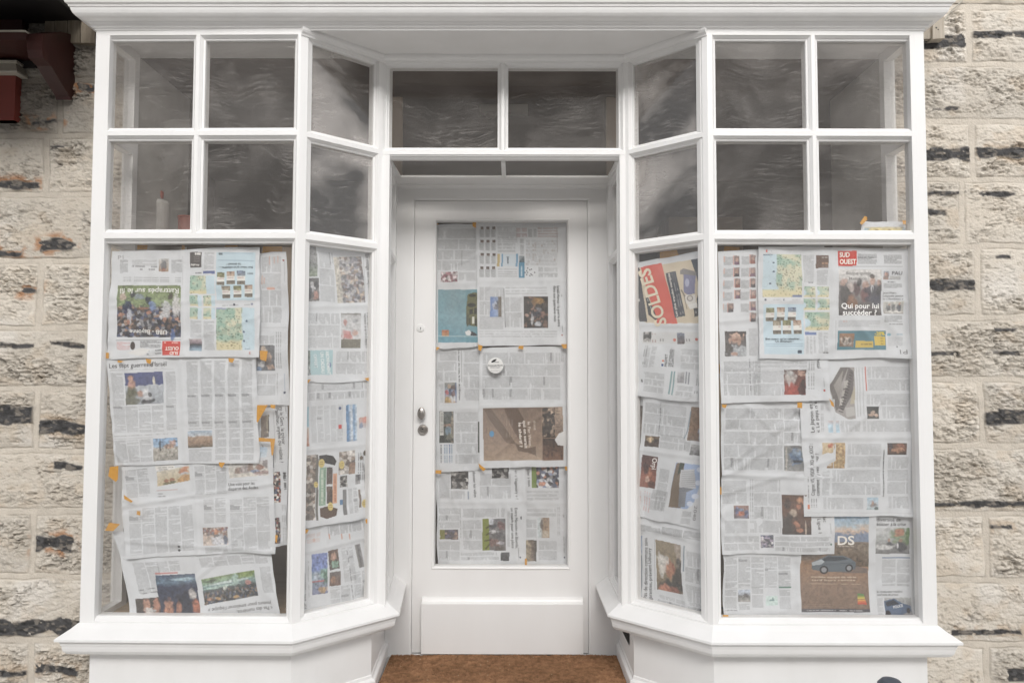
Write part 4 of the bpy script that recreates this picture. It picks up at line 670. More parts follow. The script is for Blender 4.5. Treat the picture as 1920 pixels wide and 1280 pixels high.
O_.box((904.5, 972, 948, 1032), (128, 136, 66)); O_.pic((917, 972, 948, 1032), [(0, (116, 116, 120)), (1, (110, 106, 106))], [(.2, .25, .24, .12, (52, 56, 66)), (.12, .1, .2, .12, (196, 200, 210)), (.75, .22, .24, .14, (120, 84, 84)), (.2, .42, .4, .05, (196, 196, 198)), (.4, .75, .5, .12, (124, 92, 84)), (.7, .55, .3, .14, (86, 86, 90)), (.7, .76, .24, .06, (176, 176, 184)), (.6, .95, .3, .1, (92, 84, 76))], nz=.35); O_.line(911, 990, 920, 984, (60, 50, 46), 1.6); O_.line(911, 1003, 922, 996, (60, 50, 46), 1.4); O_.line(908, 1014, 920, 1012, (60, 50, 46), 1.4); O_.line(910, 1030, 918, 1020, (60, 50, 46), 1.4)
O_.box((825, 992, 859, 1010.5), (120, 120, 60)); O_.pic((834, 992, 859, 1010.5), [(0, (130, 116, 116)), (1, (110, 96, 100))], nz=.4, pal=RUGBY, cell=5, kp=.7); O_.pic((939, 1035, 955, 1051), [(0, (86, 88, 90)), (1, (60, 60, 62))], nz=.5)
O_.text('Entre Marcelin et Biumla,', 965, 951, 967, 1027, 5.2, (56, 56, 58), 0.); O_.text('un match pour une place', 957.5, 951, 959.5, 1027, 5.2, (56, 56, 58), 0.); O_.cols((951, 956, 956, 1026), 1, rot=1, ink=.2); O_.greek(972, 1027, 973, 1050, 1.4); O_.ell(975.5, 1044, 1.2, 1.8, (50, 60, 90)); O_.ell(977, 970, .8, 4, (40, 40, 42)); O_.done()
P_ = Sheet('sheet with a pack of rugby players on grass, lower right of the door', drp, [(975, 868), (1064, 866), (1067, 1060), (977, 1063)], 4, tint=(.97, .97, .97), fold=[(975, 943, 1067, 942, .003)], rag=1.3)
P_.box((997, 874, 1048, 914), (112, 134, 66)); P_.pic((1006, 874, 1048, 914), [(0, (150, 150, 156)), (1, (90, 90, 96))], nz=.4, pal=[(200, 204, 212), (120, 130, 160), (60, 60, 70), (176, 120, 96), (90, 96, 120), (190, 190, 194)], cell=6); P_.text('blier à tous', 988, 880, 990.5, 911, 5.2, (56, 56, 58), 0.); P_.cols((988, 918, 1047, 938), 3, rot=1); P_.cols((988, 952, 1043, 968), 2, rot=1); P_.cols((987, 972, 1006, 1008), 2, rot=1); P_.pic((1008, 970, 1030, 1008), [(0, (160, 134, 106)), (.5, (150, 124, 98)), (.62, (176, 170, 160)), (.75, (186, 196, 198)), (1, (190, 200, 204))], [(.4, .62, .34, .14, (80, 62, 52)), (.85, .3, .2, .3, (190, 176, 156))], nz=.25, rot=90); P_.pic((986, 1012, 1006, 1051), [(0, (70, 66, 64)), (.4, (110, 96, 84)), (.6, (150, 134, 114)), (1, (160, 148, 120))], nz=.5, rot=90); P_.cols((1010, 1012, 1044, 1050), 2, rot=1); [P_.greek(x, 950, x, 1004, 1.4, (110, 110, 112), .5) for x in (1046, 1049)]; P_.greek(1056, 964, 1057, 970, 1.6); P_.greek(1057, 1005, 1058, 1036, 1.3, (110, 110, 112), .6); P_.ell(1058.5, 1044, 1.2, 1.8, (50, 60, 90)); P_.done()

# ---------------- right angled window
Q_ = Sheet('sale advertisement sheet with a slanted red band, top of the right angled window', ar, [(1191, 493), (1324, 469), (1326, 754), (1196, 741)], 0, fold=[(1195, 608, 1322, 611, .004)], curl=2)
Q_.poly([(1193, 503), (1320, 483), (1322, 606), (1212, 605), (1195, 598)], (196, 182, 158)); Q_.poly([(1193, 503), (1199, 502), (1213, 603), (1199, 603), (1194, 580)], (64, 66, 72)); Q_.greek(1198, 560, 1199, 575, 3, (206, 206, 204), .8)
Q_.poly([(1201, 501), (1240, 493), (1271, 607), (1231, 606)], (206, 84, 66)); Q_.text('SOLDES', 1250, 607, 1217.5, 501.5, 22, (214, 204, 184), .012); Q_.text('SOLDES', 1250.5, 606.5, 1218, 502, 22, (214, 204, 184), .02)
Q_.poly([(1210, 558), (1214, 556), (1232, 597), (1228, 600), (1215, 590)], (56, 58, 64)); Q_.greek(1213, 560, 1227, 596, 1.4, (196, 196, 192), .7); Q_.poly([(1248, 512), (1267, 508), (1285, 592), (1266, 596)], (62, 66, 76)); Q_.text('Les plus grandes marques', 1272, 593, 1256, 512, 4.2, (210, 206, 200), .02); Q_.greek(1277, 590, 1264, 530, 1.2, (176, 176, 176), .6); Q_.greek(1281, 588, 1270, 540, 1.2, (176, 176, 176), .6)
Q_.poly([(1295, 487), (1320, 483), (1321, 606), (1312, 606), (1306, 560), (1312, 540), (1303, 510)], (58, 66, 80)); Q_.box((1316.5, 484, 1322, 508), (200, 70, 56)); Q_.ell(1316, 545, 9, 17, (196, 196, 194)); Q_.ell(1317, 545, 6.5, 13, (176, 180, 182)); Q_.box((1309.5, 595, 1322, 606), (70, 150, 106))
Q_.poly([(1275, 507), (1281, 503), (1306, 510), (1304, 517), (1275, 514)], (120, 116, 116)); Q_.poly([(1281, 514), (1304, 517), (1302, 550), (1290, 553), (1282, 548)], (112, 112, 146)); Q_.ell(1288, 530, 4, 8, (160, 164, 190)); Q_.poly([(1284, 553), (1303, 552), (1304, 566), (1290, 572), (1285, 566)], (206, 202, 196)); Q_.ell(1293, 559, 6, 6, (130, 124, 120)); Q_.ell(1293, 559, 4, 4, (190, 184, 178)); Q_.poly([(1289, 572), (1306, 566), (1308, 576), (1294, 580)], (214, 212, 208)); Q_.poly([(1301, 578), (1309, 577), (1310, 592), (1302, 594)], (50, 52, 58)); Q_.box((1304.5, 583, 1305.5, 587), (220, 220, 220)); Q_.line(1277, 543, 1284, 556, (66, 60, 58), 1.4); Q_.line(1282, 553, 1288, 580, (80, 72, 66), .8)
Q_.box((1204, 622, 1324, 644), (190, 188, 184), .4); Q_.pic((1206, 622, 1221, 641), [(0, (150, 140, 134)), (1, (90, 84, 84))], nz=.6, pal=GREY, cell=6); Q_.pic((1269, 624, 1283, 645), [(0, (110, 120, 140)), (1, (90, 70, 70))], nz=.5); [Q_.greek(x, 642, x-1, 625, 2, (150, 110, 100), .7) for x in (1224, 1229)]; [Q_.greek(x, 640, x-1, 627, 2, (80, 80, 82), .7) for x in (1238, 1243, 1287, 1292)]; Q_.ell(1264, 637, 3, 3, (200, 110, 90)); Q_.ell(1305, 636, 3, 3, (190, 90, 80)); Q_.greek(1316, 643, 1315, 626, 2, (160, 90, 80), .7)
Q_.cols([(1212, 648), (1234, 650), (1205, 688)], 2, rot=0); [Q_.greek(x, 683, x+5, 648, 1.8, (80, 80, 82), .6) for x in (1206, 1210)]; Q_.cols([(1276, 652), (1320, 655), (1275, 692)], 3, rot=1, ink=.2); Q_.cols([(1208, 695), (1246, 700), (1207, 734)], 3, rot=1, ink=.22); Q_.text('PRÉFET', 1250, 687, 1251.5, 664, 4.2, (70, 70, 74), .0); Q_.text('DES PYRÉNÉES-', 1256.5, 687, 1260, 653, 4, (70, 70, 74), .0); Q_.text('ATLANTIQUES', 1261.5, 688, 1264, 655, 4, (70, 70, 74), .0); Q_.box((1240, 681.5, 1244, 686), (60, 84, 130)); Q_.box((1241.5, 674, 1245, 678), (206, 120, 90))
Q_.line(1259, 696, 1255.5, 739, (110, 146, 150), 1.6, .9); Q_.line(1264, 696, 1261, 740, (110, 146, 150), 1.4, .9); Q_.pic([(1270, 697), (1283, 698), (1269, 717)], [(0, (180, 180, 184)), (1, (150, 150, 156))], nz=.2); Q_.line(1287, 697, 1285, 719, (100, 104, 116), 1.3); Q_.line(1292, 698, 1290, 720, (100, 104, 116), 1.3); Q_.cols([(1269, 721), (1300, 724), (1267, 742)], 2, rot=1); [Q_.greek(x, 738, x+3, 702, 1.6, (80, 80, 82), .6) for x in (1304, 1308)]; Q_.greek(1204, 716, 1203, 706, 3, (50, 50, 52), .8); Q_.done()
R_ = Sheet('tilted sheet with a tower block against blue sky, middle of the right angled window', ar, [(1207, 738), (1326, 750), (1326, 997), (1196, 966)], 1, fold=[(1200, 842, 1324, 860, .004), (1252, 995, 1275, 940, .005)])
R_.cols([(1211, 752), (1288, 762), (1207, 812)], 3, rot=1); R_.greek(1240, 755, 1235, 835, 1.8, (80, 80, 82), .6); R_.cols([(1240, 812), (1286, 818), (1238, 840)], 2, rot=1); R_.pic([(1211, 816), (1238, 818), (1209, 836)], [(0, (110, 90, 70)), (.5, (70, 54, 46)), (1, (80, 66, 60))], [(.4, .35, .24, .24, (206, 180, 140)), (.75, .4, .2, .2, (44, 36, 34))], nz=.3); R_.pic([(1297, 762), (1326, 765), (1288, 825)], [(0, (130, 108, 90)), (.6, (140, 112, 90)), (1, (120, 100, 88))], [(.95, .6, .3, .5, (150, 170, 200))], nz=.25); R_.line(1296, 770, 1288, 810, (90, 120, 140), 1, .7); R_.line(1288, 810, 1283, 822, (90, 120, 140), 1, .7); R_.pic([(1296, 832), (1324, 836), (1292, 852)], [(0, (170, 170, 172)), (1, (110, 112, 116))], nz=.4); R_.cols([(1283, 826), (1296, 828), (1280, 845)], 1)
R_.pic([(1206, 851), (1235, 856), (1199, 911)], [(0, (80, 52, 50)), (.3, (104, 62, 56)), (.6, (150, 86, 66)), (1, (130, 76, 60))], [(.55, .55, .22, .16, (176, 110, 80)), (.45, .75, .12, .1, (206, 170, 150)), (.3, .4, .2, .2, (66, 44, 44)), (.8, .9, .3, .1, (90, 60, 54))], nz=.25); R_.text('Orpi', 1224.5, 858, 1223, 879, 8.5, (222, 216, 212), .02); [R_.greek(x, y, x-4, y+36, 1.3, (190, 90, 84), .6) for x, y in ((1203, 920), (1210, 920), (1214, 922), (1219, 924))]; R_.cols([(1239, 876), (1258, 879), (1226, 955)], 3, rot=1)
R_.poly([(1269, 866), (1316, 872), (1310, 915), (1302, 940), (1288, 954), (1254, 950), (1258, 930)], (150, 170, 204)); R_.poly([(1270, 867), (1284, 868), (1276, 952), (1254, 950)], (120, 106, 92)); R_.poly([(1276, 866), (1284, 868), (1281, 880), (1272, 890)], (66, 76, 70)); R_.poly([(1278, 880), (1303, 879), (1304, 916), (1288, 914), (1276, 912)], (184, 186, 190)); R_.poly([(1276, 912), (1302, 916), (1288, 922), (1284, 950), (1272, 950)], (124, 128, 136)); [R_.line(1280, y, 1304, y-1, (130, 132, 138), .7, .6) for y in range(884, 914, 4)]; [R_.line(1277, y, 1296, y+1, (150, 152, 158), .6, .6) for y in range(922, 948, 4)]; [R_.ell(x, y, rx, 5, (206, 214, 228), .9) for x, y, rx in ((1312, 880, 5), (1308, 905, 5), (1304, 930, 7), (1294, 944, 6))]
R_.text('Euratlantiq', 1318, 872, 1317, 920, 6, (140, 140, 142), 0.); R_.text('2040', 1302.5, 947, 1298.5, 975, 5.5, (130, 130, 132), 0.); R_.poly([(1200, 960), (1256, 930), (1252, 985)], (204, 202, 199), .0); R_.cols([(1280, 956), (1297, 958), (1275, 982)], 2, rot=1, ink=.22); R_.cols([(1225, 915), (1255, 920), (1215, 955)], 2, rot=1); R_.done()
S_ = Sheet('strip of a brown photo page showing at the left edge behind the tower block sheet', ar, [(1190, 741), (1216, 742), (1212, 892), (1190, 890)], 3); S_.pic([(1190, 760), (1216, 760), (1190, 890)], [(0, (110, 104, 100)), (.4, (140, 120, 104)), (.7, (110, 92, 80)), (1, (130, 124, 116))], nz=.5); S_.done()
T_ = Sheet('sheet with a white haired man photo, foot of the right angled window', ar, [(1190, 966), (1327, 978), (1329, 1157), (1192, 1122)], 2, fold=[(1196, 992, 1324, 1008, .004), (1215, 985, 1280, 1008, .004)])
T_.cols([(1200, 980), (1322, 1000), (1199, 994)], 3, ink=.3); T_.text('Pas de direction commune sans', 1214, 1121, 1213.5, 1008, 6.4, (60, 60, 62), 0.); T_.text('garanties, prévient Uthurry', 1223, 1124, 1220, 1027, 6.2, (60, 60, 62), 0.)
T_.pic([(1228, 1011), (1277, 1021), (1232, 1104)], [(0, (140, 126, 100)), (.5, (146, 130, 104)), (1, (120, 106, 88))], [(.9, .18, .14, .24, (170, 156, 144)), (.55, .9, .5, .16, (60, 62, 66)), (.9, .6, .26, .3, (58, 60, 64)), (.52, .52, .24, .19, (184, 124, 96)), (.22, .5, .16, .22, (206, 202, 196)), (.34, .38, .22, .10, (204, 200, 194)), (.7, .5, .05, .1, (150, 92, 74)), (.30, .95, .22, .10, (190, 126, 100)), (.6, .98, .3, .1, (150, 96, 78))], nz=.14)
T_.line(1284, 1022, 1283, 1070, (80, 110, 128), 1.2); T_.line(1202, 1040, 1203, 1118, (80, 110, 128), 1.2); T_.pic([(1193, 1002), (1204, 1004), (1193, 1036)], [(0, (130, 156, 190)), (1, (170, 180, 196))], nz=.3); T_.greek(1198, 1118, 1197, 1052, 4, (90, 90, 94), .7); T_.cols([(1287, 1030), (1324, 1038), (1286, 1090)], 2, rot=1); T_.cols([(1284, 1092), (1326, 1104), (1285, 1126)], 1, rot=1); T_.cols([(1234, 1112), (1284, 1126), (1234, 1130)], 2, rot=1, ink=.2); T_.cols([(1290, 1126), (1326, 1136), (1290, 1150)], 3, rot=1); T_.line(1226, 1010, 1228, 1105, (120, 120, 122), .6, .5); T_.done()

# ---------------- right front window
V_ = Sheet('upright newspaper spread with a weather map and a photo of seated politicians', fr, [(1420, 462), (1708, 465), (1712, 671), (1423, 673)], 0, fold=[(1560, 463, 1563, 672, .003), (1420, 563, 1712, 566, .0025)])
V_.map_((1430, 477, 1503, 557), 'left'); V_.box((1485, 553, 1503, 557), (110, 124, 160)); [V_.ell(x, y, 2.4, 1.4, (60, 76, 104)) for x, y in ((1449, 493), (1449.5, 509.5), (1444, 531.5))]; V_.text('MARDI', 1430, 479.5, 1447, 479.5, 2.4, (90, 110, 130), .01); V_.greek(1436, 471, 1446, 471, 1.6); V_.box((1435, 469, 1438, 473), (206, 90, 80)); V_.ell(1435, 562, 2.2, 2.2, (84, 92, 110)); V_.ell(1470, 562, 1.8, 2.4, (84, 92, 110)); V_.ell(1471.3, 562, 1.5, 2, PAPER); V_.greek(1440, 562, 1464, 562, 1.4, (130, 130, 132), .5); V_.greek(1475, 562, 1500, 562, 1.4, (130, 130, 132), .5)
V_.box((1431.5, 570, 1506, 664), (184, 204, 215)); books(V_, [(1436, 577, 15, 25), (1456, 576, 15, 25), (1477, 576, 15, 25), (1450, 600, 15, 26), (1468, 600, 15, 26), (1487, 600, 15, 26)], 0); V_.text('Bien mieux qu’un calendrier…', 1435, 637, 1503, 637, 3.8, (66, 74, 82), .012); V_.text('Un almanach !', 1453, 641.5, 1486, 641.5, 3.8, (66, 74, 82), .012); V_.line(1435, 645, 1503, 644.5, (120, 150, 170), .6); V_.line(1435, 648.5, 1503, 648.5, (120, 150, 170), .5); V_.box((1494, 656, 1502, 662), (70, 84, 100)); V_.greek(1435, 622, 1443, 622, 3, (70, 80, 90))
V_.cols((1505, 478, 1527, 530), 1, ink=.22); V_.box((1529.5, 479, 1552.5, 503), (110, 92, 84)); V_.greek(1531, 483, 1551, 483, 1.8, (200, 196, 190), .6); V_.greek(1531, 494, 1551, 494, 4, (180, 140, 110), .7); V_.greek(1531, 500, 1551, 500, 3, (150, 130, 120), .7); V_.cols((1530, 506, 1552, 534), 1, ink=.22); V_.greek(1506, 530, 1524, 530, 2, (60, 60, 62), .7)
[V_.map_(r, 'none' if 0 else 'small') for r in ((1506.5, 537, 1528, 557), (1531.5, 537, 1553.5, 557), (1506.5, 560, 1528.5, 581), (1532, 560, 1554, 581), (1508.5, 585, 1554.5, 619))]; V_.box((1508.5, 622.5, 1530, 628), (110, 128, 172)); V_.cols((1508.5, 630, 1530, 663), 3, ink=.18, gut=3); V_.cols((1533, 623, 1554, 662), 2, ink=.2, head=.06); V_.greek(1534, 661, 1554, 661, 2.4, (50, 50, 52), .7)
V_.box((1571, 470.5, 1605.5, 498.5), (200, 62, 50)); V_.text('SUD', 1574, 482, 1592, 482, 8.4, (240, 232, 224), .03); V_.text('OUEST', 1574, 495, 1604, 495, 8.6, (240, 232, 224), .03); V_.cols((1607, 476, 1645, 495), 1, ink=.3); V_.text('Saint du Palais', 1607, 484, 1638, 484, 2.6, (90, 90, 92), .0); V_.cols((1656, 478, 1692, 495), 1, ink=.34); V_.line(1571, 499.8, 1693, 499.6, (110, 110, 112), .5)
V_.pic((1571.5, 505, 1652.5, 591), [(0, (206, 204, 202)), (.2, (200, 198, 196)), (.33, (150, 146, 146)), (1, (66, 62, 64))], [(.12, .52, .17, .22, (44, 42, 46)), (.12, .27, .075, .09, (176, 142, 128)), (.30, .70, .14, .14, (140, 96, 66)), (.42, .42, .10, .14, (80, 50, 56)), (.48, .28, .06, .09, (40, 40, 46)), (.63, .34, .07, .09, (176, 140, 124)), (.63, .55, .11, .16, (120, 66, 64)), (.78, .24, .062, .09, (182, 144, 126)), (.78, .15, .062, .05, (60, 48, 42)), (.80, .52, .20, .22, (62, 66, 80)), (.78, .42, .035, .11, (212, 212, 216)), (.78, .46, .014, .1, (40, 42, 50)), (.94, .30, .05, .07, (170, 134, 120)), (.97, .5, .07, .2, (50, 50, 56)), (.88, .72, .14, .14, (70, 74, 92)), (.28, .40, .08, .10, (190, 176, 170))], nz=.18)
V_.text('Borne quitte', 1586, 515, 1632, 515, 5.6, (150, 148, 148), .012); V_.text('Matignon', 1591, 525, 1624, 525, 5.6, (150, 148, 148), .012); V_.text('Qui pour lui', 1576.5, 578, 1648, 578, 9.5, (240, 240, 240), .02); V_.text('succéder ?', 1579, 590.5, 1644, 590.5, 9.5, (240, 240, 240), .02)
V_.pic((1656, 508, 1667, 524), [(0, (150, 160, 170)), (1, (160, 130, 116))], [(.5, .4, .3, .25, (186, 140, 120))], nz=.3); V_.text('PAU', 1672.5, 515, 1692, 515, 6.2, (110, 110, 114), .015); V_.pic((1668, 517, 1690, 524), [(0, (190, 190, 190)), (1, (170, 172, 174))], nz=.2); V_.greek(1656, 528.5, 1680, 528.5, 2, (60, 60, 62), .7); V_.cols((1656, 531, 1693, 540), 1, ink=.3); V_.text('Jean-Marc', 1656, 550.5, 1681, 550.5, 3.4, (80, 80, 82), .0); V_.text('Lespade passe', 1656, 556.2, 1693, 556.2, 3.4, (80, 80, 82), .0); V_.text('le « flambeau »', 1656, 561.8, 1693, 561.8, 3.4, (80, 80, 82), .0)
V_.pic((1657, 565, 1695, 588), [(0, (200, 198, 190)), (.5, (176, 176, 172)), (1, (150, 146, 140))], [(.25, .55, .1, .3, (90, 92, 98)), (.5, .5, .1, .3, (110, 112, 116)), (.8, .5, .12, .34, (70, 76, 90)), (.8, .2, .05, .1, (180, 140, 120)), (.3, .25, .05, .1, (180, 140, 120)), (.5, .85, .5, .1, (210, 208, 204))], nz=.25); V_.cols((1657, 591, 1694, 604), 1, ink=.28); V_.greek(1658, 607.5, 1694, 607.5, 1.6, (40, 40, 42), .7); V_.cols((1571, 600, 1652, 613), 1, ink=.18); V_.greek(1571, 602.5, 1588, 602.5, 1.6, (200, 120, 80), .6)
V_.box((1571, 619.5, 1662, 655.5), (82, 128, 142)); V_.pic((1574.5, 625, 1602, 650), [(0, (150, 110, 76)), (1, (130, 110, 96))], [(.5, .55, .4, .3, (196, 186, 176)), (.3, .5, .1, .2, (90, 70, 60)), (.7, .5, .1, .2, (90, 80, 76))], nz=.3); V_.box((1605.5, 639, 1637, 651.5), (206, 178, 70)); V_.box((1640, 630, 1661, 647.5), (206, 178, 70)); V_.text('-20%', 1640.5, 628, 1660, 628, 6, (220, 196, 60), .03); V_.greek(1607, 645, 1635, 645, 2.4, (110, 96, 50), .7); [V_.greek(1643, y, 1658, y, 1.8, (110, 96, 50), .7) for y in (634, 639, 644)]; V_.ell(1668, 627, 4, 3, (120, 170, 190)); V_.greek(1673, 626.5, 1693, 626.5, 2.6, (120, 160, 180), .6); V_.cols((1665, 631, 1694, 648), 1, ink=.14); V_.greek(1672, 650, 1684, 650, 2.6, (50, 50, 52), .7); V_.text('P1', 1699, 655.5, 1686, 655.5, 8, (130, 130, 132), 0.); V_.line(1567, 600, 1567.5, 655, (140, 140, 142), .5, .5); V_.done()
U_ = Sheet('page of small portrait notices above a seated man in red, right window', fr, [(1345, 473), (1545, 458), (1556, 750), (1351, 756)], 1, fold=[(1348, 604, 1428, 596, .004), (1352, 690, 1430, 690, .003)])
for i, (x, y) in enumerate(((1375, 480), (1376, 502), (1378, 522), (1379, 543), (1366, 568), (1406, 478), (1406, 502), (1407, 522), (1408, 543), (1407, 565), (1408, 586))):
    U_.pic((x, y, x+10, y+17), [(0, (150, 130, 124)), (1, (110, 96, 100))], [(.5, .45, .3, .25, (186, 150, 134)), (.5, .9, .5, .3, ((120, 84, 110), (60, 60, 70), (150, 90, 76))[i % 3])], nz=.2); U_.line(x-1, y, x-1, y+17, (206, 130, 100), .9, .7)
for k in range(5): U_.cols((1356, 481+22*k, 1374, 499+22*k), 1, rot=1, ink=.26); U_.cols((1389, 480+22*k, 1405, 498+22*k), 1, rot=1, ink=.26); U_.box((1356, 481+22*k, 1358.5, 492+22*k), (210, 160, 140), .6)
U_.pic((1358.5, 621, 1399, 668), [(0, (60, 54, 54)), (.4, (90, 84, 84)), (.7, (110, 112, 116)), (1, (120, 120, 124))], [(.7, .85, .5, .26, (176, 182, 188)), (.55, .30, .32, .22, (196, 156, 134)), (.5, .16, .22, .08, (204, 170, 150)), (.15, .7, .2, .34, (70, 64, 62)), (.45, .9, .16, .08, (186, 140, 116)), (.45, .34, .16, .04, (150, 100, 80))], nz=.14)
U_.cols((1404, 614, 1420, 668), 1, rot=1); U_.cols((1356, 676, 1425, 742), 3, rot=1, ink=.25); U_.greek(1405, 672, 1407, 732, 1.8, (70, 70, 72), .6); U_.cols((1412, 676, 1512, 690), 2, rot=1); U_.cols((1412, 694, 1468, 742), 2, rot=1); U_.pic((1469, 693, 1511, 740), [(0, (90, 66, 60)), (.5, (120, 66, 56)), (1, (150, 60, 50))], [(.3, .38, .26, .26, (190, 184, 180)), (.28, .8, .32, .26, (170, 66, 52)), (.78, .14, .2, .12, (186, 146, 128)), (.85, .8, .2, .3, (56, 52, 54)), (.25, .12, .2, .12, (176, 176, 176)), (.88, .5, .12, .12, (70, 60, 58))], nz=.15)
U_.text('Attal', 1530, 671, 1531.5, 690, 6.4, (70, 70, 72), 0.); [U_.greek(x, 676, x+1, 730, 1.8, (110, 110, 112), .6) for x in (1516, 1521, 1525)]; U_.greek(1543, 708, 1545, 728, 1.2, (110, 110, 112), .5); U_.box((1543, 730, 1546.5, 734), (170, 70, 60)); U_.done()
W_ = Sheet('sheet with a grey pagoda roof photo and a sideways headline, right window', fr, [(1499, 668), (1713, 668), (1716, 968), (1507, 966)], 2, fold=[(1505, 821, 1714, 819, .004)])
W_.poly([(1553, 724), (1577, 688), (1603, 688), (1603, 784), (1590, 786), (1566, 772)], (156, 152, 150)); W_.poly([(1554, 723), (1578, 688), (1592, 688), (1572, 730), (1574, 764), (1568, 770)], (116, 112, 110)); W_.poly([(1562, 722), (1582, 694), (1575, 730), (1573, 752)], (150, 146, 142)); W_.poly([(1592, 688), (1602, 696), (1598, 740), (1580, 770), (1573, 764), (1580, 730)], (110, 106, 106)); W_.poly([(1582, 714), (1590, 712), (1588, 726), (1580, 728)], (170, 166, 162)); W_.poly([(1578, 732), (1584, 730), (1582, 742), (1577, 744)], (172, 168, 164)); W_.poly([(1575, 746), (1582, 746), (1578, 760), (1574, 760)], (190, 186, 182)); [W_.line(1600-k*1.4, 700+k*5.2, 1594-k*1.6, 697+k*5.2, (70, 68, 68), .9, .8) for k in range(15)]; W_.poly([(1597, 740), (1603, 722), (1603, 756), (1594, 758)], (176, 168, 150)); W_.poly([(1584, 764), (1602, 762), (1602, 778), (1586, 782)], (176, 174, 172))
W_.text('Le Japon et l', 1526, 810, 1523.5, 752, 6.6, (66, 66, 68), 0.); W_.text('« Le pays n’e', 1536, 810, 1532, 752, 6.6, (66, 66, 68), 0.); [W_.greek(x, 808, x-.4, 756, 1.4, (110, 110, 112), .5) for x in (1540, 1543)]; W_.pic((1552, 788, 1572.5, 810), [(0, (206, 190, 190)), (.4, (176, 200, 216)), (1, (170, 204, 224))], nz=.15); W_.cols((1575, 787, 1611, 810), 1, rot=1); W_.line(1623.5, 687, 1624, 733, (196, 96, 78), 1.1, .9); W_.cols((1627, 686, 1706, 732), 3, rot=0) if False else W_.cols((1627, 686, 1706, 733), 2, rot=1, head=0); W_.cols((1624, 737, 1706, 760), 1, rot=1); W_.cols((1654, 761, 1706, 785), 1, rot=1); W_.cols((1616, 787, 1706, 810), 1, rot=1); W_.pic((1624, 762, 1646.5, 785), [(0, (50, 56, 58)), (1, (80, 80, 78))], [(.5, .45, .2, .16, (206, 180, 160)), (.4, .65, .3, .14, (190, 160, 140)), (.8, .7, .14, .14, (200, 170, 150))], nz=.2); [W_.line(x, 688, x+.3, 780, (130, 130, 132), .6, .5) for x in (1607, 1612, 1618)]
W_.greek(1515, 942, 1514, 893, 1.8, (110, 110, 112), .7); W_.box((1513, 945, 1517, 953), (206, 120, 80)); W_.text('Cognac VS, VSOP, XO et XXO :', 1526.5, 928, 1522.5, 831, 6.8, (60, 60, 62), 0.); W_.text('comment s’y retrouver ?', 1536, 928, 1533, 849, 6.8, (60, 60, 62), 0.); [W_.greek(x, 950, x, 934, 1.6, (60, 60, 62), .7) for x in (1521, 1525.5, 1530)]
W_.pic((1540, 829.5, 1561, 877), [(0, (206, 186, 150)), (.6, (196, 170, 126)), (1, (150, 116, 80))], [(.72, .12, .26, .10, (186, 90, 62)), (.66, .5, .3, .10, (160, 82, 58)), (.65, .82, .22, .10, (206, 196, 184)), (.4, .86, .1, .08, (90, 60, 50))], nz=.12); W_.pic((1562, 829.5, 1583.5, 877), [(0, (196, 166, 116)), (1, (150, 110, 70))], nz=.25, pal=[(190, 160, 110), (206, 180, 130), (150, 110, 70), (196, 170, 120)], cell=4, kp=.6)
W_.cols((1588, 830, 1650, 876), 2, rot=1); W_.cols((1540, 880, 1556, 928), 1, rot=0, ink=.2); W_.cols((1560, 879, 1650, 928), 2, rot=1); W_.cols((1543, 931, 1618, 955), 1, rot=1); W_.pic((1662, 829.5, 1699, 852), [(0, (80, 70, 66)), (.4, (120, 84, 66)), (1, (70, 56, 52))], [(.55, .6, .3, .22, (176, 130, 100)), (.15, .3, .12, .4, (60, 60, 70)), (.7, .25, .2, .2, (150, 100, 80))], nz=.3); W_.cols((1664, 855, 1703, 926), 3, rot=1); W_.text('Frédéric Lopez lance sa nouvelle émission', 1657.5, 930, 1655.5, 843, 2.8, (70, 70, 72), 0.01); W_.pic((1624.5, 932, 1646.5, 955), [(0, (160, 190, 210)), (.6, (186, 200, 210)), (1, (150, 170, 176))], [(.6, .6, .3, .16, (120, 106, 100)), (.5, .45, .12, .2, (170, 130, 110)), (.85, .9, .2, .14, (70, 80, 76))], nz=.2); W_.cols((1666, 929, 1704, 953), 1, rot=1); W_.line(1512, 960, 1708, 961, (150, 150, 152), .4, .4); W_.done()
X_ = Sheet('heavily wrinkled sheet of sideways columns at the left of the right window', fr, [(1352, 757), (1562, 748), (1566, 1040), (1354, 1037)], 3, fold=[(1352, 890, 1510, 894, .006), (1355, 880, 1470, 790, .005), (1400, 760, 1500, 860, .004), (1440, 900, 1500, 880, .004), (1356, 970, 1420, 1036, .003)], rag=2., wr=1.8)
X_.cols((1360, 764, 1468, 806), 2, rot=1, head=.04, ink=.25); X_.cols((1358, 808, 1467, 882), 3, rot=1, head=.03, ink=.24); X_.cols((1470, 764, 1506, 832), 3, rot=1, ink=.25); X_.pic((1470, 835, 1506, 882), [(0, (150, 150, 148)), (.4, (110, 116, 122)), (1, (140, 140, 140))], [(.6, .45, .3, .34, (86, 116, 150)), (.6, .30, .2, .1, (130, 150, 170)), (.62, .62, .3, .06, (56, 60, 66)), (.12, .5, .06, .5, (176, 170, 160)), (.6, .05, .4, .08, (96, 96, 98))], nz=.2)
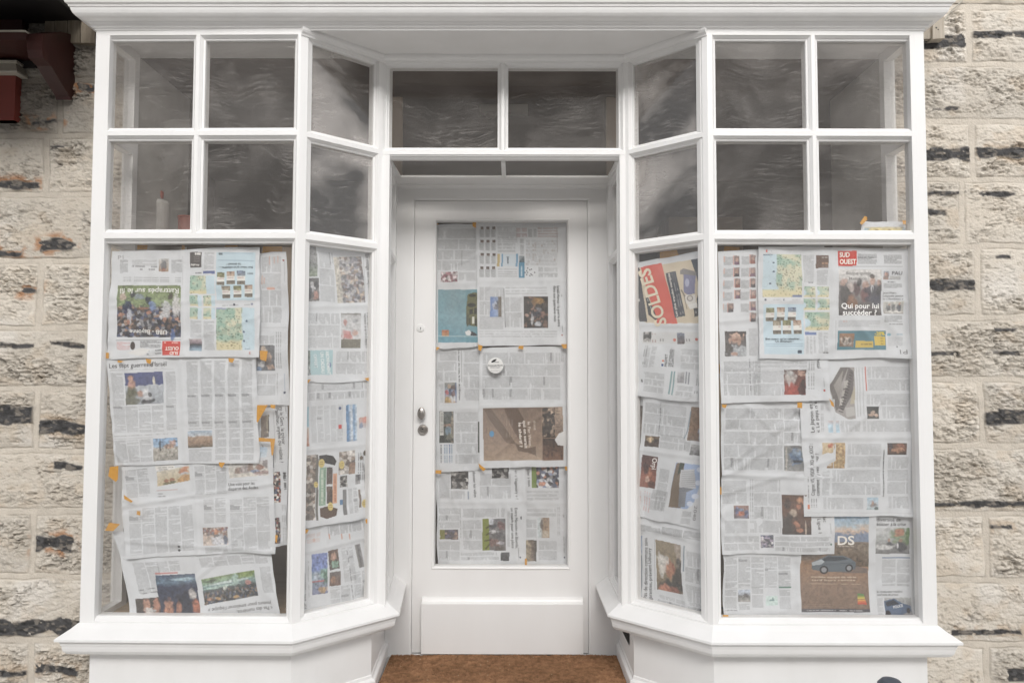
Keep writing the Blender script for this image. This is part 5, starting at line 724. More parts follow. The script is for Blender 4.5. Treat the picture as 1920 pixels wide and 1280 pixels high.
X_.cols((1356, 900, 1402, 946), 2, rot=1); X_.cols((1415, 898, 1464, 1000), 4, rot=1); X_.greek(1412, 898, 1413, 998, 1.8, (110, 110, 112), .6); X_.greek(1408, 898, 1409, 998, 1.8, (120, 120, 122), .5); X_.pic((1377, 948, 1405, 972), [(0, (150, 120, 110)), (1, (120, 110, 120))], [(.5, .6, .34, .22, (186, 110, 76)), (.2, .4, .14, .3, (90, 104, 140)), (.85, .6, .14, .3, (90, 104, 140)), (.5, .3, .2, .12, (110, 140, 170))], nz=.35); X_.cols((1360, 975, 1402, 1000), 1, rot=1); X_.pic((1466, 927, 1520, 1001), [(0, (90, 62, 48)), (.4, (104, 66, 46)), (1, (50, 36, 32))], [(.38, .48, .14, .10, (206, 186, 164)), (.6, .12, .1, .07, (196, 140, 100)), (.75, .2, .1, .07, (186, 120, 84)), (.55, .28, .09, .07, (170, 104, 70)), (.75, .42, .1, .08, (150, 86, 56)), (.5, .74, .1, .08, (176, 112, 76)), (.15, .75, .22, .26, (36, 30, 30)), (.6, .88, .1, .06, (170, 110, 76)), (.8, .85, .03, .18, (190, 170, 150)), (.2, .22, .14, .12, (60, 44, 38))], nz=.3)
X_.cols((1358, 1004, 1425, 1032), 2, rot=1, head=.05); X_.cols((1454, 1004, 1556, 1034), 3, rot=1, ink=.25); X_.pic((1428, 1003, 1451, 1027), [(0, (150, 150, 160)), (1, (120, 118, 130))], nz=.4, pal=[(96, 104, 130), (150, 140, 160), (186, 180, 186), (80, 84, 96)], cell=4); X_.text('à la Ligue 1', 1531, 955, 1533, 998, 6.4, (66, 66, 68), 0.); X_.text('Pauillac', 1541, 950, 1543, 978, 6.4, (66, 66, 68), 0.); X_.greek(1556, 980, 1557, 1000, 1.2, (110, 110, 112), .6); X_.box((1556, 1018, 1559, 1022), (60, 110, 90)); X_.done()
Y_ = Sheet('sheet with a brown car advertisement on its right half, foot of the right window', fr, [(1354, 962), (1641, 960), (1643, 1151), (1356, 1153)], 4, fold=[(1497, 965, 1499, 1152, .003), (1356, 1050, 1500, 1052, .002)])
Y_.cols((1358, 1044, 1484, 1102), 5, head=.03); Y_.cols((1358, 1104, 1382, 1140), 1); Y_.pic((1384, 1105, 1407, 1128), [(0, (180, 190, 206)), (.4, (170, 178, 190)), (.5, (140, 140, 140)), (1, (160, 158, 154))], [(.7, .5, .3, .2, (96, 92, 90))], nz=.3); Y_.cols((1409, 1100, 1432, 1138), 1); Y_.pic((1436, 1117, 1459, 1134), [(0, (196, 214, 210)), (1, (190, 210, 206))], [(.45, .45, .24, .1, (96, 130, 130)), (.6, .3, .08, .2, (110, 140, 140))], nz=.1); Y_.box((1461, 1099, 1484.5, 1102.5), (104, 136, 124)); Y_.cols((1461, 1105, 1484, 1140), 1, ink=.2); Y_.cols((1384, 1131, 1407, 1142), 1); Y_.greek(1358, 1143, 1382, 1143, 1.6)
Y_.pic((1501.5, 966, 1629, 1146), [(0, (140, 176, 206)), (.10, (168, 188, 202)), (.165, (208, 178, 150)), (.20, (112, 130, 158)), (.33, (104, 118, 142)), (.36, (110, 96, 80)), (.42, (104, 84, 66)), (.50, (160, 122, 88)), (.58, (150, 116, 88)), (.75, (132, 106, 86)), (.95, (124, 100, 82)), (1, (122, 98, 82))], nz=.14); Y_.pic((1565, 1016, 1629, 1062), [(0, (120, 104, 86)), (1, (96, 76, 56))], nz=.5); Y_.pic((1502, 1038, 1530, 1050), [(0, (90, 80, 70)), (1, (110, 90, 72))], nz=.4)
Y_.poly([(1522, 1053), (1540, 1046), (1552, 1041), (1580, 1041), (1594, 1046), (1605, 1054), (1605, 1067), (1590, 1071), (1548, 1072), (1524, 1068)], (96, 106, 114)); Y_.poly([(1541, 1048), (1553, 1043), (1580, 1043), (1592, 1048), (1570, 1051), (1545, 1052)], (56, 64, 72)); Y_.poly([(1522, 1054), (1540, 1048), (1546, 1052), (1540, 1058), (1524, 1060)], (170, 178, 184)); Y_.ell(1545.5, 1068, 8, 8, (46, 46, 50)); Y_.ell(1545.5, 1068, 5, 5, (140, 142, 146)); Y_.ell(1593, 1065, 7.5, 7.5, (46, 46, 50)); Y_.ell(1593, 1065, 4.6, 4.6, (140, 142, 146)); Y_.line(1548, 1057, 1600, 1055, (70, 78, 86), .6); Y_.poly([(1604, 1060), (1628, 1066), (1628, 1074), (1560, 1074), (1600, 1070)], (92, 92, 96), .6)
Y_.text('DS', 1571, 1021, 1603, 1021, 16, (226, 222, 216), .02); Y_.greek(1569, 1024, 1602, 1024, 1.6, (206, 196, 186), .6); Y_.text('modèle équipé de série', 1522, 1083, 1606, 1083, 3.4, (206, 190, 172), .01); Y_.text('tarif hors remise', 1523, 1089, 1604, 1088.5, 3.2, (206, 190, 172), .01); Y_.greek(1517, 1094, 1614, 1095, 1.4, (190, 170, 150), .6); [Y_.greek(1508, y, 1600, y, 1, (160, 138, 118), .5) for y in (1132, 1136)]
for k, (c, w) in enumerate((((90, 140, 84), 12), ((140, 160, 80), 13), ((200, 180, 84), 14), ((206, 150, 74), 15), ((200, 110, 70), 16), ((190, 84, 66), 17))): Y_.box((1607, 1112+k*3.4, 1607+w, 1115+k*3.4), c)
Y_.box((1501.5, 1140, 1629, 1146), (84, 84, 90)); Y_.greek(1512, 1143, 1616, 1143, 1.6, (206, 206, 206), .6); Y_.done()
Z_ = Sheet('sheet with two men at a table above a police car photo', fr, [(1632, 960), (1715, 962), (1724, 1155), (1640, 1154)], 5, tint=(.97, .97, .97))
Z_.text('diversité de', 1643, 976, 1687, 976, 6.4, (66, 66, 68), 0.); Z_.text('résister à la crise', 1640, 984.5, 1697, 984.5, 6.4, (66, 66, 68), 0.); Z_.pic((1641, 988, 1704, 1037), [(0, (190, 192, 194)), (.4, (176, 180, 180)), (.6, (150, 152, 152)), (1, (110, 110, 112))], [(.75, .28, .3, .34, (120, 140, 100)), (.72, .18, .18, .14, (186, 120, 96)), (.40, .50, .05, .08, (170, 130, 110)), (.40, .66, .11, .12, (60, 62, 70)), (.74, .50, .06, .10, (170, 130, 110)), (.78, .76, .18, .22, (50, 52, 60)), (.95, .3, .06, .4, (96, 130, 76)), (.2, .75, .3, .10, (206, 206, 206)), (.66, .72, .03, .12, (206, 206, 210))], nz=.15)
Z_.line(1653, 1044.5, 1705, 1044.5, (92, 116, 148), 1.1, .9); Z_.cols((1653, 1048, 1680, 1098), 1); Z_.cols((1681, 1048, 1706, 1098), 1); Z_.text('le conducteur récidive', 1644, 1110, 1692, 1110, 3.8, (80, 80, 82), 0.); Z_.text('neuf mois de prison', 1644, 1115.5, 1684, 1115.5, 3.6, (80, 80, 82), 0.); Z_.cols((1643, 1120, 1656, 1150), 1)
Z_.pic((1658, 1119.5, 1708, 1152), [(0, (170, 172, 172)), (.5, (150, 152, 154)), (1, (140, 140, 142))], nz=.25); Z_.poly([(1658, 1126), (1676, 1121), (1692, 1130), (1706, 1134), (1707, 1144), (1690, 1150), (1658, 1150)], (86, 104, 130)); Z_.poly([(1660, 1128), (1675, 1123), (1686, 1131), (1662, 1136)], (60, 66, 76)); Z_.text('POLICE', 1674, 1139, 1692, 1135.5, 4.4, (216, 218, 220), .02); Z_.ell(1663, 1148, 5, 6, (46, 46, 50)); Z_.ell(1702, 1143, 3.5, 5, (60, 60, 64)); Z_.done()
AA = Sheet('torn paper with a yellow round drawing stuck above the transom in the upper right window', fr, [(1617, 416), (1697, 418), (1702, 452), (1612, 452)], 1, rag=2.)
AA.pic((1620, 426, 1700, 452), [(0, (200, 190, 160)), (.2, (206, 186, 120)), (1, (200, 176, 110))], [(.30, .35, .16, .22, (214, 196, 130)), (.68, .35, .16, .22, (214, 196, 130)), (.02, .2, .10, .2, (150, 180, 200)), (.95, .2, .1, .2, (150, 180, 200))], nz=.12); AA.ell(1643, 433, 4, 2, (110, 90, 60)); AA.ell(1667, 433, 4, 2, (110, 90, 60)); AA.done()
AB = Sheet('dark edge of a coloured page seen at the far right of the right window', fr, [(1712, 640), (1727, 640), (1727, 850), (1716, 850)], 5); AB.pic((1705, 640, 1730, 850), [(0, (70, 66, 60)), (.5, (60, 84, 110)), (.8, (40, 44, 60)), (1, (120, 50, 60))], nz=.3); AB.done()
# papers behind the side lights of the recess (plane coordinates, 510 px per metre)
for pl, lab in ((siL, 'plain text page behind the narrow side light left of the door'), (siR, 'plain text page behind the narrow side light right of the door')):
    g = pl.off(-FO); a, b = .045*510, (pl.L-.05)*510
    S = Sheet(lab, g, [(a, -1.69*510), (b, -1.69*510), (b, -.38*510), (a, -.38*510)], 0, uvmode=True, step=3.); w = (b-a)
    for k in range(6): S.cols((a+4, -1.66*510+k*108, b-4, -1.66*510+k*108+96), 3, rot=1)
    S.done()

# ------------------------------------------------------------------ tape
TAPES = [
 (fl, [(258, 458), (277, 459), (276, 468), (257, 468)], 'above the upside down front page, left of centre', 1), (fl, [(341, 459), (347, 461), (346, 469), (340, 468)], 'small, above the top centre of the upside down front page', 1), (fl, [(422, 455), (446, 455), (446, 465), (421, 465)], 'above the blue advertisement in the left window', 1), (fl, [(493, 462), (529, 462), (529, 474), (492, 474)], 'wide, above the list page at the right of the left window', 1),
 (fl, [(194, 661), (204, 661), (204, 672), (193, 671)], 'at the lower left corner of the upside down front page', 0), (fl, [(221, 675), (232, 677), (226, 680), (220, 679)], 'thin torn scrap over the war headline', 0), (fl, [(273, 672), (284, 674), (282, 682), (275, 680)], 'on the war headline in the left window', 0), (fl, [(428, 671), (440, 672), (436, 680), (429, 678)], 'below the weather map in the left window', 0),
 (fl, [(487, 657), (502, 658), (499, 677), (488, 674)], 'on the rotated photo right of the weather map', 0), (fl, [(482, 759), (502, 759), (483, 792), (481, 790)], 'triangular, right of the officer sheet', 0), (fl, [(507, 758), (517, 759), (515, 766), (507, 764)], 'beside the sideways treasure headline', 0), (fl, [(485, 820), (516, 822), (512, 853), (509, 853), (507, 828), (485, 827)], 'L shaped, under the small doorway photo', 0),
 (fl, [(410, 866), (422, 867), (416, 877), (411, 873)], 'under the officer sheet, right of centre', 0), (fl, [(206, 875), (222, 873), (221, 898), (217, 903), (203, 892)], 'large, on the glass at the left of the comic drawing sheet', 0), (fl, [(232, 927), (249, 939), (246, 942), (233, 935)], 'slanted scrap on the crumpled flap of the comic sheet', 0), (fl, [(257, 957), (263, 958), (263, 966), (256, 964)], 'tiny scrap in the columns of the comic sheet', 0), (fl, [(205, 979), (225, 982), (212, 995), (197, 994)], 'slanted, left of the torn flap', 0), (fl, [(516, 1002), (521, 1003), (519, 1017), (516, 1015)], 'at the lower right edge of the left window', 0),
 (al, [(573, 712), (583, 711), (578, 718), (572, 718)], 'at the left corner between the upper sheets of the left angled window', 0), (al, [(683, 709), (693, 707), (692, 715), (688, 713)], 'at the right corner between the upper sheets of the left angled window', 0), (al, [(685, 973), (692, 971), (692, 979), (686, 981)], 'at the right corner below the price mark page', 0), (al, [(570, 992), (579, 992), (576, 999), (571, 1000)], 'at the left corner below the price mark page', 0),
 (drp, [(817, 416), (823, 421), (817, 422)], 'at the top left corner of the door glass', 0), (drp, [(886, 417), (893, 417), (892, 428), (886, 424)], 'at the top of the door glass beside the puzzle page', 0), (drp, [(816, 650), (825, 651), (820, 656), (816, 656)], 'under the turquoise car advertisement at the door edge', 0), (drp, [(896, 640), (897, 646), (905, 648), (902, 658), (897, 656)], 'at the middle join below the turquoise car advertisement', 0), (drp, [(974, 648), (982, 648), (981, 655), (971, 653)], 'below the puzzle page, above the notice columns', 0), (drp, [(1052, 645), (1063, 645), (1063, 653), (1056, 653)], 'below the puzzle page at the right edge of the door glass', 0),
 (drp, [(815, 881), (828, 881), (827, 888), (816, 887)], 'at the left edge of the door glass, above the bicycle headline', 0), (drp, [(897, 868), (911, 879), (906, 883), (899, 876)], 'at the lower left corner of the western street advertisement', 0), (drp, [(1059, 874), (1064, 874), (1064, 882), (1060, 881)], 'at the lower right corner of the western street advertisement', 0), (drp, [(984, 1046), (988, 1047), (988, 1059), (984, 1059)], 'between the two lowest sheets of the door', 0),
 (ar, [(1237, 471), (1269, 468), (1273, 480), (1237, 486)], 'above the sale advertisement', 1), (fr, [(1358, 462), (1387, 463), (1387, 473), (1357, 474)], 'above the page of portrait notices', 1), (fr, [(1346, 681), (1351, 682), (1351, 700), (1347, 700)], 'at the left edge below the bald man photo', 1), (fr, [(1354, 758), (1363, 758), (1360, 765), (1354, 763)], 'at the top left corner of the wrinkled sheet', 0), (fr, [(1495, 754), (1504, 754), (1504, 765), (1495, 764)], 'at the top of the wrinkled sheet beside the Japan headline', 0), (fr, [(1555, 747), (1563, 755), (1564, 763), (1559, 760)], 'below the pagoda roof photo', 0), (fr, [(1355, 1152), (1366, 1152), (1365, 1159), (1355, 1158)], 'at the bottom left corner of the right window', 0), (fr, [(1723, 1124), (1728, 1125), (1728, 1146), (1724, 1145)], 'at the bottom right edge of the right window', 1), (fr, [(1350, 912), (1353, 913), (1353, 927), (1350, 926)], 'sliver at the left edge beside the fold of the wrinkled sheet', 0),
 (fr, [(1612, 418), (1621, 405), (1626, 407), (1626, 412), (1616, 422)], 'standing up left of the yellow drawing in the upper right window', 0), (fr, [(1692, 413), (1699, 414), (1698, 421), (1693, 420)], 'right of the yellow drawing in the upper right window', 0)]
for pl, pts, lab, back in TAPES:
    d = .05 if back else .0085; g = pl
    P0 = on_plane(g, pts, d); P1 = on_plane(g, pts, d+.0006); mb = MB(); cz = np.mean(P0, 0)
    mb.quad(*P0[::-1]); mb.quad(*P1)
    for i in range(len(pts)): mb.quad(P0[i], P1[i], P1[(i+1) % len(pts)], P0[(i+1) % len(pts)])
    o = mb.build('tape_piece', MTAPE); tag(o, ('orange tape ' + lab), 'tape', 'orange tape pieces on the glass')

# ------------------------------------------------------------------ sticker on the door glass
sp = frontal(.6145); cx, cz = (float(v) for v in sp.px(np.array(929.), np.array(685.))); cx -= 3
mb = MB(); mb.lathe((cx, .6145, cz), [(.036, 0), (.036, .0012), (.0345, .0016), (.001, .0016)], n=40)
st = mb.build('round_sticker', MWHITEPL); tag(st, 'round white shop sticker with a black leaf mark on the door glass', 'sticker')
mb = MB()
def spt(x, y): u, z = sp.px(np.array(float(x)), np.array(float(y)), -.0021); return (float(u)-3, .6145-.0021, float(z))
mb.quad(*[spt(*p) for p in ((921, 679), (922, 676.5), (926, 674), (931, 672.5), (930.5, 675), (928, 677.5), (924, 679.5))][::-1]); mb.quad(*[spt(*p) for p in ((926, 677.5), (933, 678.6), (935, 677.4), (935, 678), (934, 680), (933, 679.3), (926, 678.4))][::-1])
mb.build('leaf_mark', MINK, st)
def word_mesh(name, s, x0, y0, x1, h, parent, bold=0.):
    v, t = text_geo(s, bold); cap = text_geo('H', 0.)[0][:, 1].max(); mn, mx = v[:, 0].min(), v[:, 0].max(); mb = MB()
    for a in t: mb.quad(*[spt(x0+(v[i, 0]-mn)/(mx-mn)*(x1-x0), y0-v[i, 1]/cap*h) for i in a])
    mb.build(name, MINK, parent)
word_mesh('lettering', 'Emmanuelle PELON', 915.5, 686.2, 942.5, 2.6, st, .02); word_mesh('lettering', 'CRÉATRICE DE BIJOUX', 919, 689.6, 938, 1.7, st, .01); word_mesh('lettering', 'sur rendez-vous', 921, 695, 937, 1.1, st)

# ------------------------------------------------------------------ stone house
house = tag(empty('stone_house', (0, .4, 0)), 'pale rough limestone house front with dark flint bands round the white shopfront', 'house')
wp = frontal(WY)
def wx(x, y): u, z = wp.px(np.array(float(x)), np.array(float(y))); return float(u)-3, float(z)
rowsL = [(256, [88]), (365, []), (490, [77]), (615, []), (728, [70]), (846, []), (958, [63]), (1080, []), (1197, [60])]
rowsR = [(15, [1815]), (123, []), (229, [1822]), (338, [1803]), (462, [1832]), (595, []), (712, [1838]), (835, []), (962, [1848]), (1086, []), (1206, [1850])]
flL = [(-40, 338, 78, 353, 1), (95, 275, 125, 284, 0), (-30, 468, 42, 482, 1), (80, 452, 148, 471, 2), (45, 536, 76, 547, 1), (-20, 640, 70, 650, 0), (100, 640, 160, 651, 0), (-40, 757, 68, 792, 0), (75, 785, 170, 816, 0), (106, 867, 156, 879, 0), (68, 1004, 142, 1031, 1), (-60, 1156, 168, 1190, 0), (-60, 1250, 54, 1263, 0), (70, 1241, 146, 1263, 0), (60, 225, 120, 233, 1), (150, 158, 180, 170, 1)]
flR = [(1715, 68, 1808, 92, 0), (1822, 62, 1960, 77, 0), (1725, 279, 1818, 303, 0), (1828, 280, 1980, 300, 0), (1730, 359, 1808, 368, 0), (1735, 393, 1772, 407, 0), (1838, 362, 1900, 372, 0), (1735, 524, 1826, 547, 0), (1740, 657, 1796, 668, 0), (1848, 659, 1906, 668, 0), (1862, 618, 1900, 624, 0), (1862, 481, 1890, 487, 0), (1843, 775, 1880, 797, 0), (1870, 769, 1960, 797, 0), (1745, 938, 1960, 951, 0), (1850, 984, 1895, 991, 0), (1780, 1177, 1910, 1190, 0), (1885, 1252, 1950, 1277, 0), (1745, 203, 1795, 209, 0)]
def stone_grid(xa, xb, za, zb, step, rows, jside, flints, seed):
    nx = int((xb-xa)/step); nz = int((zb-za)/step); X, Z = np.meshgrid(np.linspace(xa, xb, nx), np.linspace(za, zb, nz))
    zr = [wx(100 if jside < 0 else 1820, y)[1] for y, _ in rows]; jr = [[wx(x, rows[k][0]+50)[0] for x in rows[k][1]] for k in range(len(rows))]
    rowz = list(zip(zr, jr)); rng = random.Random(seed)
    ztop = rowz[0][0]
    while ztop < zb+.3:
        ztop += rng.uniform(.22, .26); rowz.insert(0, (ztop, [jside*(1.72+rng.uniform(0, .12))] if rng.random() < .6 else []))
    zbot = rowz[-1][0]
    while zbot > za-.3: zbot -= rng.uniform(.22, .26); rowz.append((zbot, [jside*(1.75+rng.uniform(0, .12))] if rng.random() < .5 else []))
    zw = Z+.006*(fbm(X*9, Z*9, seed, 3)-.5)*2; xw = X+.006*(fbm(X*9+7, Z*9, seed+1, 3)-.5)*2
    D = np.full(X.shape, 9.); sid = np.zeros(X.shape)
    for k in range(len(rowz)-1):
        zt, js = rowz[k]; zb_ = rowz[k+1][0]; m = (zw <= zt) & (zw > zb_)
        js = list(js); x_ = (js[-1] if js else jside*1.95)
        while abs(x_) < 4: x_ += jside*rng.uniform(.38, .6); js.append(x_)
        if jside < 0: js = sorted(js)
        xi = np.searchsorted(np.array(sorted(js)), xw); dz = np.minimum(zt-zw, zw-zb_); dx = np.min(np.abs(xw[..., None]-np.array(js)), -1)
        D = np.where(m, np.minimum(dz, dx), D); sid = np.where(m, k*13+xi, sid)
    mort = .0095+.006*vn(X*14, Z*14, seed+20)
    groove = np.exp(-((D-mort)/.0022)**2)*sstep(.35, .6, fbm(X*11, Z*11, seed+33, 3)); inn = sstep(mort-.003, mort+.006, D); bulge = sstep(0, .05, D-mort)
    rgh = (.30+.95*sstep(.38, .64, fbm(X*7, Z*8, seed+30, 3)))*(.45+.55*sstep(0, .03, D-mort)); pit = fbm(X*26, Z*38, seed+2, 5, .6); pit2 = np.abs(fbm(X*42+3*pit, Z*62, seed+3, 4)-.5)*2; tone = hsh(sid, 3, seed); amt = (.7+.6*hsh(sid, 5, seed))*rgh
    ch = fbm(X*60+4*pit, Z*95, seed+4, 3)
    hgt = inn*(.003+.006*bulge + amt*(.0120*(pit-.5)*1.4+.0075*sstep(.0, .45, pit2)-.004+.0085*(ch-.5)+.006*(fbm(X*150, Z*190, seed+21, 2)-.5))) + (1-inn)*.0015*(fbm(X*50, Z*50, seed+6, 3)-.5) - .0045*groove
    c1 = lin((217, 210, 199)); c2 = lin((204, 194, 180)); c3 = lin((225, 220, 213))
    t = fbm(X*7, Z*9, seed+7, 4)[..., None]; C = c1*(1-t)+c2*t; C = C*(.9+.2*tone)[..., None]; w_ = sstep(.55, .8, fbm(X*5, Z*5, seed+8, 3))[..., None]; C = C*(1-w_*.5)+c3*w_*.5
    yel = sstep(.55, .75, fbm(X*11, Z*15, seed+13, 4))[..., None]; C = C*(1-.22*yel)+lin((196, 172, 142))*.22*yel
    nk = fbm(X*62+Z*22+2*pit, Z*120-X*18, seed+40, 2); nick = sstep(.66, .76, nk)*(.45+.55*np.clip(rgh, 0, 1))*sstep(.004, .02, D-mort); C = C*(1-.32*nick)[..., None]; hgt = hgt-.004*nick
    pit_shade = sstep(.30, .08, pit2)*.20*sstep(.4, .6, ch)+sstep(.44, .29, ch)*.24; C = C*(1-pit_shade*inn*amt)[..., None]  # hollows of the relief darkened in colour as painted occlusion
    mc = lin((207, 198, 185))*(.88+.2*fbm(X*30, Z*30, seed+9, 3))[..., None]; C = C*inn[..., None]+mc*(1-inn)[..., None]
    C = np.where((D < mort+.002)[..., None] & (D > mort-.0025)[..., None], C*(.72+.3*vn(X*30, Z*30, seed+19))[..., None], C)
    if jside < 0 and seed == 3:                                 # grime and painted-in shadow below the neighbour's corbel
        grime_shade = sstep(.30, -.10, np.maximum((X+1.66)*1.2, 0)+np.maximum(2.26-Z, 0)*1.1+.16*(fbm(X*8, Z*8, 91, 4)-.5))*(Z < 2.75); C = C*(1-(.62*grime_shade)[..., None])
    for fx0, fy0, fx1, fy1, rust in flints:
        x0, z1 = wx(fx0, fy0); x1, z0 = wx(fx1, fy1); cx_, cz_ = (x0+x1)/2, (z0+z1)/2; rx, rz = (x1-x0)/2, (z1-z0)/2
        wob = (fbm(X*22, Z*34, seed+10, 4)-.5)
        ex = np.abs(X-cx_)-rx+wob*.03; ez = np.abs(Z-cz_+.02*(vn(X*8, X*0, seed+12)-.5))-rz*(.55+.75*vn(X*16, X*0+cz_*9, seed+14))+wob*.012
        s_ = np.maximum(ex, ez); m = sstep(.004, -.004, s_)*sstep(.33, .43, fbm(X*45, Z*60, seed+15, 3)+.12*sstep(0, -.008, s_)+.10*sstep(0, -.03, ex))*np.clip(inn+.2, 0, 1)
        vf = voro(X*55+wob*3, Z*70, seed+22)[1]; fcol = lin((76, 75, 75))*(.35+.9*fbm(X*70, Z*90, seed+11, 3)+.5*vf)[..., None]; lt = sstep(.56, .72, fbm(X*48, Z*90, seed+16, 3))[..., None]; fcol = fcol*(1-lt*.6)+lin((146, 138, 128))*lt*.6
        if rust or hsh(np.array(int(fx0)), np.array(int(fy0)), 4) > .75:
            rm = sstep(.035, 0, s_)*sstep(.42, .62, fbm(X*24, Z*36, seed+17, 4))*(.8 if rust else .4)*inn; rm = (rm*(1-m))[..., None]; C = C*(1-rm)+lin((170, 116, 70) if rust else (176, 146, 112))*rm
        C = C*(1-m)[..., None]+fcol*m[..., None]; hgt = hgt*(1-m)+m*(.002+.005*vf+.005*fbm(X*60, Z*60, seed+18, 3))
    return X, Z, hgt, C
def wall_part(xa, xb, za, zb, step, rows, js, fls, seed):
    X, Z, h, C = stone_grid(xa, xb, za, zb, step, rows, js, fls, seed)
    P = np.stack([X, WY-.004-h, Z], -1); return P, C
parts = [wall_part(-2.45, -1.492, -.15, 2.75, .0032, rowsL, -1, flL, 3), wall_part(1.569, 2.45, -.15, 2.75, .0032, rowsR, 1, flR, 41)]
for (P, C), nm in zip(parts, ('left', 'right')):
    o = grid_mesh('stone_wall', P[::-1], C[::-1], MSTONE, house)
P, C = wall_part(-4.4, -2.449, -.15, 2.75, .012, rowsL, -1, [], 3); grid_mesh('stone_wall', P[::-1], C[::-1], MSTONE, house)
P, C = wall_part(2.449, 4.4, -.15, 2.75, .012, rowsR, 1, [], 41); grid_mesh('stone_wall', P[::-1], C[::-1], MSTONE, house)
P, C = wall_part(-4.4, 4.4, 2.749, 5.2, .012, rowsR, 1, [], 77); grid_mesh('stone_wall', P[::-1], C[::-1], MSTONE, house)
mb = MB()
for x0, x1 in ((-4.4, -1.462), (1.54, 4.4)): mb.box((x0, WY+.012, -.15), (x1, .66, 2.53))
mb.box((-4.4, WY+.012, 2.7205), (4.4, .66, 5.2)); mb.build('window_reveal', MREVEAL, house)
mb = MB(); X0, X1, Y0, Y1, ZF, ZC = -2.6, 2.7, .661, 3.6, -.02, 2.95
mb.quad((X0, Y1, ZF), (X1, Y1, ZF), (X1, Y1, ZC), (X0, Y1, ZC)); mb.quad((X0, Y0, ZF), (X0, Y1, ZF), (X0, Y1, ZC), (X0, Y0, ZC)); mb.quad((X1, Y1, ZF), (X1, Y0, ZF), (X1, Y0, ZC), (X1, Y1, ZC)); mb.quad((X0, Y0, ZC), (X0, Y1, ZC), (X1, Y1, ZC), (X1, Y0, ZC)); mb.quad((X0, Y0, ZF), (X1, Y0, ZF), (X1, Y1, ZF), (X0, Y1, ZF))
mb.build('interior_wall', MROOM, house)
for poly in ([(-1.47, .03), (-.77, .03), (-.53, .25), (-.53, .66), (-1.47, .66)], [(.80, .03), (1.55, .03), (1.55, .66), (.565, .66), (.565, .25)]):
    mb = MB(); mb.quad(*[(x, y, .352) for x, y in poly])
    mb.quad(*[(x, y, .33) for x, y in poly][::-1])
    for i in range(len(poly)): a, b = poly[i], poly[(i+1) % len(poly)]; mb.quad((*a, .33), (*b, .33), (*b, .352), (*a, .352))
    mb.build('display_board', MBOARD, house)
for b_ in (((-.505, .62, 2.15), (-.46, .655, 2.53)), ((.487, .62, 2.15), (.545, .655, 2.53))): mb = MB(); mb.box(*b_); mb.build('interior_post', MBOARD, house)
for b_ in (((-1.2, .9, 0), (-.95, 1.25, 1.95)), ((.9, 1.2, 0), (1.3, 1.5, 2.1))): mb = MB(); mb.box(*b_); mb.build('cupboard', MBOARD, house)

# ------------------------------------------------------------------ small things
def in_front(x, y, Y): D = fw+(x-960)/F*rt-(y-640)/F*up; t = (Y-CAM[1])/D[1]; return CAM+D*t
# bottle and red tub standing inside the left window on a shelf
mb = MB(); shz = float(in_front(290, 447, .42)[2]); mb.box((-1.45, .33, shz-.02), (-.72, .52, shz)); sh = mb.build('display_shelf', MBOARD); tag(sh, 'brown wooden shelf behind the top of the left window papers', 'shelf')
p = in_front(294, 440, .42); mb = MB(); mb.lathe((p[0], .42, shz), [(.047, 0), (.049, .01), (.049, .150), (.044, .162), (.022, .168), (.020, .172)], ax='z', n=24); b_ = mb.build('spray_bottle', MREVEAL); tag(b_, 'white plastic bottle with orange top behind the lower left small pane', 'bottle')
mb = MB(); mb.lathe((p[0], .42, shz+.172), [(.022, 0), (.024, .012), (.024, .03), (.014, .04)], ax='z', n=20); mb.box((p[0]-.055, .41, shz+.186), (p[0]-.01, .43, shz+.200)); mb.build('bottle_cap', MREDPL, b_)
p = in_front(345, 440, .40); mb = MB(); mb.lathe((p[0], .42, shz), [(.03, 0), (.033, .03), (.034, .085), (.036, .087), (.036, .095), (.02, .097)], ax='z', n=24); o = mb.build('plastic_tub', MREDPL); tag(o, 'red plastic tub beside the white bottle behind the small panes', 'tub')
# cardboard lying on the transom bar
for x0, x1, lab in ((830, 931, 'tan cardboard flap lying on the left half of the transom bar'), (955, 1012, 'tan cardboard flap lying on the right half of the transom bar')):
    a = in_front(x0, 279, .30); b = in_front(x1, 279, .30); mb = MB(); zt = M1-.004
    n = 14; top = [zt+.022+.006*math.sin(k*1.9)+.004*math.sin(k*4.1) for k in range(n+1)]
    if x0 > 940: top = [zt+.012+.006*(1-k/n) for k in range(n+1)]
    for k in range(n):
        xa = a[0]+(b[0]-a[0])*k/n; xb = a[0]+(b[0]-a[0])*(k+1)/n
        mb.quad((xa, .30, zt), (xb, .30, zt), (xb, .30, top[k+1]), (xa, .30, top[k])); mb.quad((xa, .30, top[k]), (xb, .30, top[k+1]), (xb, .335, top[k+1]), (xa, .335, top[k])); mb.quad((xb, .335, zt), (xa, .335, zt), (xa, .335, top[k]), (xb, .335, top[k+1]))
    o = mb.build('cardboard_flap', noise_mat('cardboard', (.42, .31, .23), (.52, .40, .31), 8, .8, .3)); tag(o, lab, 'cardboard')
p0 = in_front(899, 210, 1.3); p1 = in_front(990, 196, 1.3); mb = MB(); mb.box((p0[0], 1.3, p0[2]), (p1[0], 1.36, p1[2])); fx = mb.build('light_fitting', MREVEAL); tag(fx, 'small pale fitting inside, behind the central bar of the transom panes', 'light fitting')
p0 = in_front(920, 219, 1.3); mb = MB(); mb.lathe((p0[0], 1.33, p0[2]), [(.012, 0), (.03, .01), (.032, .02), (.018, .034)], ax='z', n=16); mb.build('lamp_socket', MREVEAL, fx)
